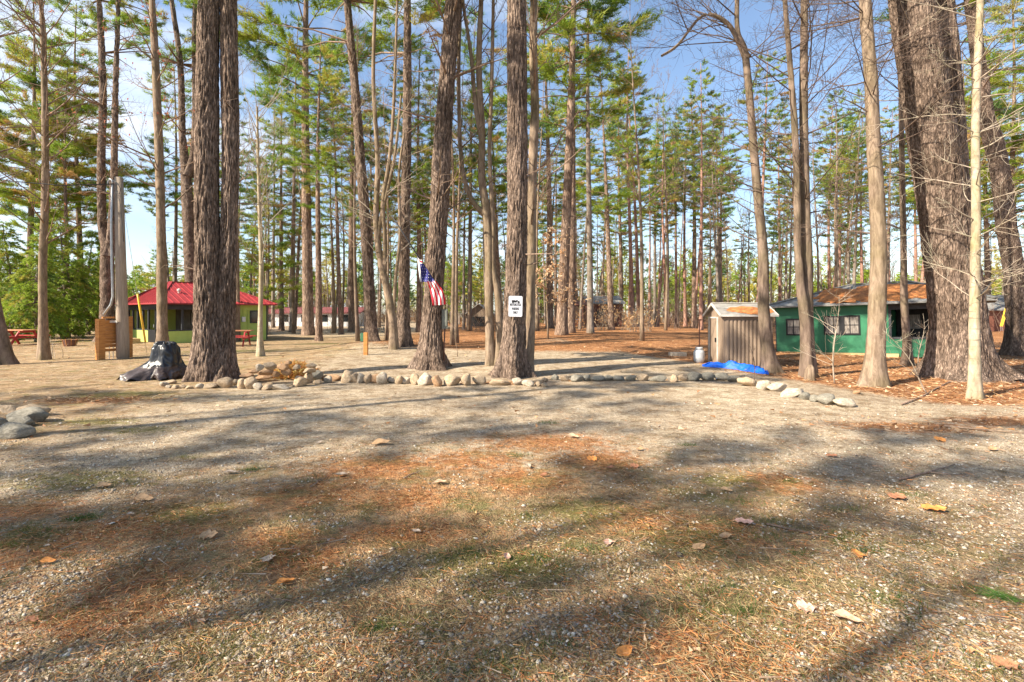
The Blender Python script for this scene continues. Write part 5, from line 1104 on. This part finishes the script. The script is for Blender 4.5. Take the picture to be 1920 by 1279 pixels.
for i, lab in enumerate(('steeper of the two yellow guy wire guards at the far right', 'lower angled yellow guy wire guard at the far right')):
    b0 = W(1876+3*i, 612, 34); t0 = W(1891+5*i, 556, 34.2); e = thing('guy_wire', lab, 'guy wire', b0); mb = MB(); mb.tube([(0, 0, 0), t0-b0], 0.035, 8); mb.build('guard', M['yellow'], e); mb = MB(); mb.tube([(0, 0, -0.3), (0, 0, 0)], 0.01, 5); mb.tube([t0-b0, (t0-b0)*3.2], 0.01, 5); mb.build('wire', M['greymetal'], e)
sp_ = G(1513, 713); e = thing('tree_stub', 'short mossy sawn stub at the foot of the fork-stemmed tree', 'stump', (sp_.x, sp_.y-0.12, H(sp_.x, sp_.y))); me = trunk_mesh('stub', [[(Vector((0, 0, -0.1)), 0.11), (Vector((0, 0, 0.15)), 0.095), (Vector((0.01, 0, 0.28)), 0.075), (Vector((0.01, 0, 0.35)), 0.03)]], 20, 0.2, 0.008, 0.03, 31); mesh_obj('stub', me, M['maple'], e)

# ------------------------------------------------------------------ stones
def ico(sub=3):
    import bmesh
    bm = bmesh.new(); bmesh.ops.create_icosphere(bm, subdivisions=sub, radius=1); V = [v.co.copy() for v in bm.verts]; F = [[v.index for v in f.verts] for f in bm.faces]; bm.free(); return V, F
IV, IF = ico(3)
STONES = []
for i in range(10):
    mb = MB(); vs_ = []
    for v in IV:
        n_ = noise.noise(v*0.9+Vector((i*7.3, 0, 0))); n2_ = noise.noise(v*2.2+Vector((0, i*3.1, 0))); q = v*(1.03+0.34*n_+0.12*n2_)
        rp_ = random.Random(i*17+3)
        for q_ in range(11):
            a = Vector((rp_.gauss(0, 1), rp_.gauss(0, 1), rp_.gauss(0, 0.9))).normalized(); lim = rp_.uniform(0.60, 0.86); dd = q.dot(a)
            if dd > lim: q = q-a*((dd-lim)*0.93)
        vs_.append(q)
    mb.add(vs_, IF); me = bpy.data.meshes.new('stone'); me.from_pydata(mb.v, [], mb.f); me.polygons.foreach_set('use_smooth', [True]*len(me.polygons)); STONES.append(me)
stone_meshes = {}
ROW = []   # px, py(centre), w, h, material, where
def add_stones(lst, ox, oy, sc, where, mats_, col=None):
    for i, s in enumerate(lst):
        px, py, w_, h_ = ox+s[0]/sc, oy+s[1]/sc, s[2]/sc, s[3]/sc; ROW.append((px, py, w_, h_, (s[4] if len(s) > 4 else mats_[i % len(mats_)]), where, i, s[5] if len(s) > 5 else 0))
add_stones([(560,1045,70,45),(622,1032,70,30),(595,1070,50,28),(645,1072,60,35),(710,1068,55,35,'tan'),(768,1075,70,30,'tan'),(845,1068,80,40,'pale'),(930,1062,95,45,'tan'),(1055,1038,150,85,'tan'),(1150,1030,60,60),(1205,1040,90,95,'tan'),(1270,1042,95,92,'tan'),(1330,1065,70,60,'pale'),(1400,1070,80,50),(1515,1070,130,42,'pale'),(1665,1025,135,92,'tan'),(1738,1000,80,95,'tan'),(1812,1030,60,45),(1900,1010,80,55)], 180, 480, 4.364, 'twin', ['pale','tan'])
add_stones([(1340,905,70,60,'pale',.38),(1430,900,110,50,'tan',.36),(1535,905,85,55,'rusty',.36),(1570,872,50,35,'rusty',.5),(1760,895,75,35,'tan',.40),(1745,938,100,42,'tan',.24),(1385,955,150,42,'rusty',.2),(1240,975,105,40,'rusty',.14),(1292,945,85,30,'rusty',.26),(1370,992,150,46,'rusty',.05),(1475,965,60,50,'rusty',.16),(1812,975,90,66,'grey',.06),(1560,945,80,55,'rusty',.22),(1640,905,60,40,'tan',.3)], 180, 480, 4.364, 'fire', ['rusty'])
add_stones([(18,1030,42,40,'tan'),(50,1085,55,48),(150,1095,130,45,'rusty'),(255,1085,85,85,'tan'),(302,1092,58,70),(345,1095,60,70),(388,1100,58,65),(440,1095,58,70,'rusty'),(485,1098,72,75,'pale'),(545,1105,55,50,'pale'),(602,1105,68,65,'tan'),(650,1115,50,42),(705,1105,62,75,'tan'),(770,1103,100,85,'pale'),(850,1115,65,80,'rusty'),(942,1112,122,75,'tan'),(1048,1110,75,80,'tan'),(1132,1105,85,75,'tan')], 580, 400, 3.552, 'flag', ['tan','pale'])
add_stones([(1268,1125,165,45,'tan'),(1388,1123,65,45,'pale'),(1460,1133,75,45,'pale'),(1523,1135,45,35),(1565,1142,45,32),(1567,1108,40,28)], 580, 400, 3.552, 'sign', ['tan'])
add_stones([(230,870,55,40),(300,878,75,45,'tan'),(385,880,88,50),(462,880,68,45),(540,880,80,48),(610,882,65,38),(690,880,80,45),(780,880,92,45),(868,878,86,50,'tan'),(982,885,128,45),(1088,880,58,55,'tan'),(1148,872,60,50,'tan'),(1230,865,102,65),(1335,868,100,60),(1425,862,95,65),(1530,885,108,45),(1632,905,120,70,'tan'),(1733,930,112,80,'pale'),(1833,950,108,60,'pale')], 980, 480, 3.84, 'pad', ['grey'])
add_stones([(605,772,145,52,'pale'),(690,790,80,45,'grey'),(740,803,48,42,'grey'),(815,810,108,60,'grey'),(908,822,90,60,'pale')], 1280, 480, 3, 'end', ['grey'])
add_stones([(140,1072,125,58,'tan'),(132,1098,135,60,'grey'),(90,1125,125,45,'grey'),(48,1160,165,68,'grey'),(25,1068,90,30,'tan'),(-40,1130,120,60,'grey')], 0, 300, 2.283, 'left', ['grey'])
add_stones([(980,765,42,24,'rusty'),(1140,690,30,14,'rusty')], 1280, 480, 3, 'lone', ['rusty'])
ADJ = {'tan': 'tan', 'pale': 'pale whitish', 'grey': 'grey', 'rusty': 'rusty brown'}
WH = {'x': '', 'twin': 'before the twin pine', 'fire': 'stacked on the fire ring', 'flag': 'before the flag pine', 'sign': 'at the sign pine foot', 'pad': 'between sign pine and shed', 'end': 'at the right row end', 'left': 'in the left edge pile', 'lone': 'alone on orange needles'}
ORD = ['first', 'second', 'third', 'fourth', 'fifth', 'sixth', 'seventh', 'eighth', 'ninth', 'tenth', 'eleventh', 'twelfth', 'thirteenth', 'fourteenth', 'fifteenth', 'sixteenth', 'seventeenth', 'eighteenth', 'nineteenth', 'twentieth']
from collections import defaultdict
byw = defaultdict(list)
for s in ROW: byw[s[5]].append(s)
rs_ = random.Random(12)
for wh, lst in byw.items():
    lst = sorted(lst, key=lambda s: s[0])
    for i, (px, py, w_, h_, mt, _, k_, z0) in enumerate(lst):
        z0 = z0*1.0; bot = py+h_/2; Yd = CAMH*FP/(bot-HOR+z0/11.5*FP/1) if z0 else CAMH*FP/(bot-HOR)
        if z0: Yd = (CAMH-z0)*FP/(bot-HOR)
        vj = rs_.uniform(0.88, 1.18); sx_ = w_/2/FP*Yd*1.14*vj; sz_ = h_/2/FP*Yd*1.22; dy = max(sz_, min(sx_, 0.16))*0.85; Yc = Yd+dy*0.6; x = (px-960)/FP*Yc; zc = (H(x, Yc)*0.5 if not z0 else z0)+sz_*0.66
        key = (k_*3+len(wh)) % 10
        mk = (key, mt)
        if mk not in stone_meshes: me = STONES[key].copy(); me.materials.append(STM[mt]); stone_meshes[mk] = me
        o = link(bpy.data.objects.new('stone', stone_meshes[mk])); o.location = (x, Yc, zc); o.scale = (sx_, dy, sz_); o.rotation_euler = (rs_.uniform(-.15, .15), rs_.uniform(-.2, .2), rs_.uniform(-.25, .25))
        szw = 'large' if w_ > 26 else ('small' if w_ < 15 else 'medium'); shp = 'long flat' if w_ > 2.2*h_ else ('upright' if h_ > w_*0.98 else 'rounded')
        n_ = len(lst); pos = ('%s from left ' % ORD[i]) if i < 20 else ''
        if i == n_-1: pos = 'rightmost '
        if i == 0: pos = 'leftmost '
        tag(o, '%s %s %s stone, %s%s' % (szw, shp, ADJ[mt], pos, WH[wh]), 'stone', 'stones edging the gravel')
# dry needles heaped in the fire ring
rs = np.random.RandomState(21); cx, cyy = G(545, 712)[0], G(545, 712)[1]+0.15; n_ = 2600
C = np.stack([cx+rs.normal(0, 0.24, n_), cyy+rs.normal(0, 0.18, n_), rs.uniform(0.03, 0.33, n_)], -1); C[:, 2] *= np.exp(-((C[:, 0]-cx)/0.45)**2)
T = np.array([(0.55, 0.24, 0.06), (0.62, 0.38, 0.10), (0.45, 0.17, 0.05), (0.5, 0.4, 0.15)])[rs.randint(0, 4, n_)]
V, F, TT = blades(C-np.array([cx, cyy, 0]), np.stack([rs.normal(0, 1, n_), rs.normal(0, 1, n_), rs.uniform(-.2, .8, n_)], -1), 3, 0.13, 0.016, rs, 0.6, T)
o = mesh_obj('brush_pile', fast_mesh('brush_pile', V, F, TT), M['litter'], None, False); o.location = (cx, cyy, 0.02); o['kind'] = 'stuff'; o['label'] = 'orange dead pine boughs heaped inside the stone fire ring'

# ------------------------------------------------------------------ ground cover (uncountable)
def scr(n, rs, y0=2.0, y1=9.0, p=1.0):
    """random ground points, denser near the camera like what a lens resolves"""
    u = rs.uniform(0, 1, n); Yv = 1/(1/y1+(1/y0-1/y1)*u**p); x = rs.uniform(-1.06, 1.06, n)*Yv; return x, Yv
rs = np.random.RandomState(99)
def clump(x, y, s=1.3, seed=0.0): return 0.5+0.5*np.sin(x*s*2.1+1.3*np.sin(y*s*1.7+seed)+seed)*np.sin(y*s*2.9+1.1*np.sin(x*s*2.3))
def pebbles(n, seed):
    rs = np.random.RandomState(seed); x, y = scr(n, rs, 1.9, 9.5); lt = litter(x, y); keep = rs.uniform(0, 1, n) > np.clip(lt*0.9+0.95*dirt(x, y)*(0.3+0.9*clump(x, y, 1.9, 4)), 0, 0.95); x, y = x[keep], y[keep]; n = len(x)
    O = np.array([(1,0,0),(-1,0,0),(0,1,0),(0,-1,0),(0,0,1),(0,0,-1),(.62,.62,.45),(-.62,.62,.45),(-.62,-.62,.45),(.62,-.62,.45)], float)
    OF = np.array([(4,6,7),(4,7,8),(4,8,9),(4,9,6),(0,2,6),(6,2,7),(2,1,7),(7,1,8),(1,3,8),(8,3,9),(3,0,9),(9,0,6)])
    s = rs.gamma(2.2, 0.0017, n)+0.0028; s = np.minimum(s, 0.018); sc = np.stack([s*rs.uniform(.8, 1.5, n), s*rs.uniform(.7, 1.2, n), s*rs.uniform(.35, .75, n)], -1)
    V = O[None]*sc[:, None]*(1+rs.normal(0, .13, (n, 10, 1))); a = rs.uniform(0, 6.28, n); ca, sa = np.cos(a)[:, None], np.sin(a)[:, None]
    V = np.stack([V[..., 0]*ca-V[..., 1]*sa, V[..., 0]*sa+V[..., 1]*ca, V[..., 2]], -1)
    tl = rs.normal(0, .25, (n, 2)); V[..., 2] += V[..., 0]*tl[:, :1]+V[..., 1]*tl[:, 1:]
    V += np.stack([x, y, Hnp(x, y)+sc[:, 2]*0.25], -1)[:, None]
    pal = np.array([(0.46, 0.38, 0.29), (0.32, 0.25, 0.185), (0.58, 0.50, 0.39), (0.74, 0.69, 0.60), (0.19, 0.15, 0.115), (0.45, 0.32, 0.20), (0.36, 0.31, 0.26)]); T = pal[rs.choice(7, n, p=[.24, .2, .2, .07, .1, .12, .07])]*rs.uniform(.62, 1.05, (n, 1))
    return V.reshape(-1, 3), (np.arange(n)[:, None, None]*10+OF[None]).reshape(-1, 3), np.repeat(T, 10, 0)
V, F, T = pebbles(95000, 5); M['pebble'] = leafmat('pebble', 0.0); M['pebble'].node_tree.nodes['Principled BSDF'].inputs['Roughness'].default_value = 0.85
o = mesh_obj('gravel', fast_mesh('gravel', V, F, T), M['pebble'], None, False); o['kind'] = 'stuff'; o['label'] = 'loose gravel scattered over the foreground drive'
def strew(name, label, n, y0, y1, ln, wd, pal, wfun, seed, lift=0.15, mt='litter', p=1.0, xr=None, sp=0.12):
    rs = np.random.RandomState(seed); x, y = scr(n, rs, y0, y1, p)
    k = rs.uniform(0, 1, n) < wfun(x, y); x, y = x[k], y[k]; n = len(x); a = rs.uniform(0, 6.28, n)
    C = np.stack([x, y, Hnp(x, y)+rs.uniform(0.003, 0.014, n)], -1); D = np.stack([np.cos(a), np.sin(a), rs.normal(0.02, lift, n)], -1)
    T = np.array(pal)[rs.randint(0, len(pal), n)]; V, F, TT = blades(C, D, 1, ln, wd, rs, sp, T); V[:, 2] = np.maximum(V[:, 2], Hnp(V[:, 0], V[:, 1])+0.002)
    o = mesh_obj(name, fast_mesh(name, V, F, TT), M[mt], None, False); o['kind'] = 'stuff'; o['label'] = label; return o
NEED = [(0.50, 0.20, 0.07), (0.40, 0.15, 0.06), (0.58, 0.30, 0.12), (0.36, 0.24, 0.12), (0.22, 0.11, 0.06)]
strew('fallen_needles', 'rust coloured pine needles strewn over the foreground', 70000, 1.9, 8, 0.075, 0.0035, NEED, lambda x, y: np.clip(0.16+litter(x, y)*1.2+0.35*clump(x, y, 1.4, 2)**2, 0, 1), 41)
strew('dead_grass', 'straw coloured dead grass blades matted in the gravel', 70000, 1.9, 8, 0.05, 0.0035, [(0.36, 0.26, 0.13), (0.26, 0.19, 0.09), (0.44, 0.34, 0.19), (0.20, 0.19, 0.08)], lambda x, y: np.clip(dirt(x, y)*0.8*clump(x, y, 1.1, 5)+0.12+grassy(x, y), 0, 1), 42, lift=0.5)
strew('needle_carpet', 'thick orange pine needle carpet under the right-hand trees', 60000, 8.5, 26, 0.16, 0.012, [(0.38, 0.17, 0.07), (0.26, 0.12, 0.055), (0.52, 0.31, 0.15), (0.60, 0.43, 0.27), (0.20, 0.10, 0.055)], lambda x, y: np.clip(litter(x, y)-0.25, 0, 1), 43, lift=0.2)
strew('leaf_litter', 'small dry leaves scattered on the ground', 12000, 6.5, 45, 0.08, 0.045, [(0.46, 0.29, 0.16), (0.42, 0.22, 0.10), (0.56, 0.40, 0.26), (0.30, 0.15, 0.075)], lambda x, y: np.clip(0.03+0.5*litter(x, y)+0.1*(y > 15), 0, 1), 44, lift=0.25)
strew('leaf_scraps', 'small scraps of dry leaf scattered over the foreground', 1500, 2.0, 7, 0.035, 0.018, [(0.60, 0.42, 0.26), (0.50, 0.28, 0.13), (0.68, 0.55, 0.40), (0.38, 0.20, 0.10)], lambda x, y: 0.25+0.6*litter(x, y), 45, lift=0.3)
strew('twig_litter', 'small dark twigs scattered over the foreground', 1300, 2.0, 11, 0.14, 0.006, [(0.16, 0.10, 0.07), (0.24, 0.16, 0.11), (0.34, 0.26, 0.19)], lambda x, y: 0.5+0.5*clump(x, y, 0.8, 3), 46, lift=0.08)
# grass tufts
def tufts():
    rs = np.random.RandomState(77); C = []; T = []; Dd = []
    spots = [G(a, b)[:2] for a, b in [(150, 975), (60, 1000), (20, 1025), (165, 972), (590, 900), (990, 1055), (960, 1070), (1005, 1045), (860, 1048), (880, 1035), (1585, 1013), (1700, 930), (1430, 975), (1445, 1005), (1585, 957), (1260, 920), (1290, 835), (970, 855), (985, 970), (1090, 1030), (1345, 1110), (1400, 1150), (1330, 1100), (1040, 1205), (400, 1215), (830, 1260), (930, 1250), (1780, 1260), (1860, 1265), (120, 1158), (1030, 795), (350, 858), (470, 880), (1620, 1035), (1670, 1130), (1480, 905), (1395, 940), (1500, 1040), (1290, 1150), (1420, 1200), (540, 1050), (700, 1180)]]
    for (sx2, sy2) in spots:
        n = rs.randint(90, 200); rad = rs.uniform(0.03, 0.08); g_ = rs.choice(3)
        for k in range(n): C.append((sx2+rs.normal(0, rad*1.5), sy2+rs.normal(0, rad*0.8))); T.append([(0.07, 0.13, 0.025), (0.10, 0.15, 0.035), (0.16, 0.17, 0.045)][g_]); Dd.append((rs.normal(0, .5), rs.normal(0, .5), 0.8))
    for k in range(9000):
        y = 1/(1/9+(1/2.0-1/9)*rs.uniform()); x = rs.uniform(-1.05, 1.05)*y
        if rs.uniform() < (0.10+float(dirt(np.array(x), np.array(y)))*0.5)*float(clump(np.array(x), np.array(y), 2.2, 1))**2*1.4:
            for q in range(7): C.append((x+rs.normal(0, .02), y+rs.normal(0, .02))); T.append([(0.09, 0.13, 0.03), (0.16, 0.16, 0.05), (0.26, 0.21, 0.09)][rs.choice(3)]); Dd.append((rs.normal(0, .6), rs.normal(0, .6), 0.6))
    C = np.array(C); C3 = np.concatenate([C, Hnp(C[:, 0], C[:, 1])[:, None]], 1); V, F, TT = blades(C3, np.array(Dd), 1, 0.04, 0.0035, rs, 0.2, np.array(T))
    V[:, 2] = np.maximum(V[:, 2], Hnp(V[:, 0], V[:, 1])-0.002); o = mesh_obj('grass', fast_mesh('grass', V, F, TT), M['needles'], None, False); o['kind'] = 'stuff'; o['label'] = 'small tufts of green grass in the gravel'
tufts()
# individual fallen leaves
def leaf_mesh(kind, seed):
    r = random.Random(seed); mb = MB(); nu, nv = 10, 6
    for i in range(nu+1):
        u = i/nu; wv = (math.sin(math.pi*u**(0.8))**0.8)*(0.30 if kind == 'oval' else 0.42)
        if kind == 'lobed': wv *= 1+0.38*math.sin(u*19)
        for j in range(nv+1):
            v = j/nv*2-1; mb.v.append((u-0.5, v*wv*0.9+0.06*math.sin(u*4+seed), 0.05+0.14*abs(v)**1.6*math.sin(math.pi*u)*(1 if kind == 'oval' else 0.7)+0.14*(u-0.5)**2*2+0.03*math.sin(u*9+v*4+seed)))
    for i in range(nu):
        for j in range(nv): a = i*(nv+1)+j; mb.f.append([a, a+nv+1, a+nv+2, a+1])
    b = len(mb.v); mb.m = [0]*len(mb.f); mb.tube([(-0.5, 0.06*math.sin(seed), 0.11), (-0.66, 0.02, 0.06)], [0.014, 0.01], 4)
    me = bpy.data.meshes.new('leaf'); me.from_pydata(mb.v, [], mb.f); me.polygons.foreach_set('use_smooth', [True]*len(me.polygons)); return me
LM = [leaf_mesh('oval', 1), leaf_mesh('oval', 4), leaf_mesh('lobed', 2), leaf_mesh('oval', 9)]
LC = {'tan': (0.48, 0.30, 0.16), 'orange': (0.62, 0.26, 0.07), 'pale': (0.50, 0.33, 0.21), 'white': (0.46, 0.36, 0.27), 'brown': (0.38, 0.17, 0.09), 'pink': (0.60, 0.36, 0.28)}
LMM = {k_: mat(k_+'_dry_leaf', v_, 0.7, var=0.35, vscale=4) for k_, v_ in LC.items()}; lcache = {}
LEAVES = [(270, 938, 34, 'tan', 20, 0, 'on the orange needles at the left'), (503, 1054, 30, 'white', -60, 2, 'left of centre, above the orange curled leaf'), (535, 1098, 36, 'orange', 45, 0, 'below the whitish leaf left of centre'), (392, 1008, 36, 'tan', 10, 2, 'on the pale gravel left of centre'), (950, 1048, 26, 'pink', 80, 1, 'beside the grass tuft in the middle'), (1606, 1044, 32, 'orange', 70, 2, 'standing out on grey gravel at the right'), (1588, 1170, 50, 'pale', -35, 0, 'largest pale leaf at the lower right'), (1170, 1223, 40, 'orange', 25, 3, 'near the bottom edge right of centre'), (1360, 1010, 30, 'tan', 10, 1, 'right of the middle on bare gravel'), (1396, 982, 34, 'pink', -15, 2, 'above and right of the tan leaf in the right half'), (1752, 961, 42, 'orange', -15, 2, 'at the right on the bright gravel edge'), (1682, 938, 34, 'brown', 15, 2, 'beside the small grass tuft at the right'), (1511, 1147, 34, 'pink', -20, 2, 'left of the largest pale leaf'), (376, 1174, 20, 'pale', -10, 1, 'low on the left side'), (781, 1001, 20, 'white', -30, 1, 'in the middle left on brown ground'), (600, 832, 14, 'white', 30, 1, 'in the far shade band left of centre'), (715, 834, 36, 'tan', 10, 0, 'at the edge of the shadow left of centre'), (991, 877, 18, 'white', -60, 0, 'on the orange needles in the middle'), (1762, 827, 22, 'orange', 5, 2, 'in the shade band at the far right'), (1140, 1021, 24, 'pink', 80, 2, 'right of the pink leaf in the middle'), (640, 894, 24, 'white', 20, 1, 'on orange needles above the tan streaks'), (825, 911, 26, 'pale', 5, 0, 'beside the branch shadow in the middle'), (1362, 921, 22, 'tan', -20, 0, 'at the edge of the bright patch'), (1200, 845, 18, 'tan', 10, 1, 'on the tan grass right of centre'), (1190, 875, 18, 'brown', -10, 2, 'lower one of the leaves right of centre'), (1110, 862, 22, 'orange', 30, 2, 'left one of the leaves right of centre'), (1145, 878, 18, 'brown', 0, 1, 'between the brown and orange leaves right of centre'), (1075, 822, 22, 'pale', -5, 0, 'upper one of the leaves right of centre'), (432, 887, 24, 'white', 12, 0, 'in the shade at the far left of centre'), (88, 1027, 12, 'white', 0, 1, 'beside the green grass at the left'), (245, 966, 14, 'white', 20, 0, 'just under the long tan leaf at the left'), (195, 915, 26, 'tan', 30, 0, 'in the left shade band'), (1886, 1258, 42, 'brown', -20, 2, 'in the lower right corner'), (90, 1057, 26, 'orange', 30, 0, 'on the bright needles at the left'), (60, 1170, 24, 'brown', 10, 2, 'near the lower left corner'), (1310, 1030, 30, 'tan', 12, 3, 'twig-like curled leaf right of centre'), (1860, 845, 22, 'tan', 8, 1, 'far right edge of the bright gravel'), (1560, 858, 20, 'brown', -8, 2, 'in the bright gravel beyond the shade band'), (1020, 893, 16, 'brown', 14, 1, 'beside the whitish leaf in the middle')]
LSH = ['curled oval', 'folded oval', 'lobed', 'pointed']
for i, (px, py, lp, c_, an, mi_, wh) in enumerate(LEAVES):
    g0 = G(px, py); key = (mi_, c_)
    if key not in lcache: me = LM[mi_].copy(); me.materials.append(LMM[c_]); lcache[key] = me
    o = link(bpy.data.objects.new('fallen_leaf', lcache[key])); s_ = lp/FP*g0.y*0.95; o.scale = (s_, s_, s_); o.location = (g0.x, g0.y, H(g0.x, g0.y)+0.012); o.rotation_euler = (R(rs_.uniform(-5, 25)), R(rs_.uniform(-10, 10)), R(an))
    tag(o, '%s %s dead leaf %s' % (c_ if c_ != 'white' else 'whitish', LSH[mi_], wh), 'leaf', 'fallen leaves on the gravel')
# green pine sprig and fallen twigs
g0 = G(1895, 1130); rs = np.random.RandomState(3); n_ = 60; t_ = rs.uniform(0, 1, n_); C = np.stack([t_*0.16-0.08, -t_*0.12+0.06, np.full(n_, 0.02)], -1); V, F, TT = blades(C, np.tile(np.array([(-0.8, 0.55, 0.12)]), (n_, 1)), 2, 0.10, 0.003, rs, 0.22, np.tile(np.array([(0.10, 0.22, 0.04)]), (n_, 1))); V[:, 2] = np.maximum(V[:, 2], 0.004)
o = mesh_obj('pine_sprig', fast_mesh('pine_sprig', V, F, TT), M['needles'], None, False); o.location = (g0.x, g0.y, H(g0.x, g0.y)); tag(o, 'fresh green pine sprig lying at the right edge', 'sprig')
for i, (a, b, rd, lab) in enumerate([((1430, 1215), (1290, 1130), 0.004, 'thin brown twig on the gravel low right of centre'), ((1160, 935), (1215, 960), 0.005, 'short pale twig right of the middle'), ((1685, 905), (1790, 872), 0.010, 'long pale stick on the bright gravel at the right'), ((1440, 985), (1560, 1012), 0.008, 'faint grey stick in the right shade'), ((760, 900), (790, 885), 0.006, 'short dark twig on the orange needles'), ((580, 915), (615, 892), 0.006, 'short dark twig left of the pale gravel patch'), ((1770, 800), (1930, 815), 0.015, 'dark fallen branch at the far right'), ((1690, 760), (1840, 700), 0.014, 'crooked grey branch lying by the whitish young tree'), ((500, 1120), (560, 1135), 0.004, 'thin brown twig below the orange curled leaf')]):
    A_ = G(*a); B_ = G(*b); e = MB(); r2 = random.Random(i); pts_ = []
    for q in range(7): f = q/6; p_2 = A_.lerp(B_, f)+Vector((r2.uniform(-.02, .02), r2.uniform(-.02, .02), 0)); pts_.append(Vector((p_2.x-A_.x, p_2.y-A_.y, H(p_2.x, p_2.y)-H(A_.x, A_.y)+rd+0.006)))
    e.tube(pts_, [rd*(1-0.5*q/6) for q in range(7)], 6); e.tube([pts_[3], pts_[3]+(pts_[4]-pts_[3]).cross(Vector((0, 0, 1)))*1.2+(pts_[4]-pts_[3])], [rd*0.5, rd*0.2], 5)
    o = e.build('fallen_twig', M['twig'], None, True); o.location = (A_.x, A_.y, H(A_.x, A_.y)); tag(o, lab, 'twig')
#@@END@@
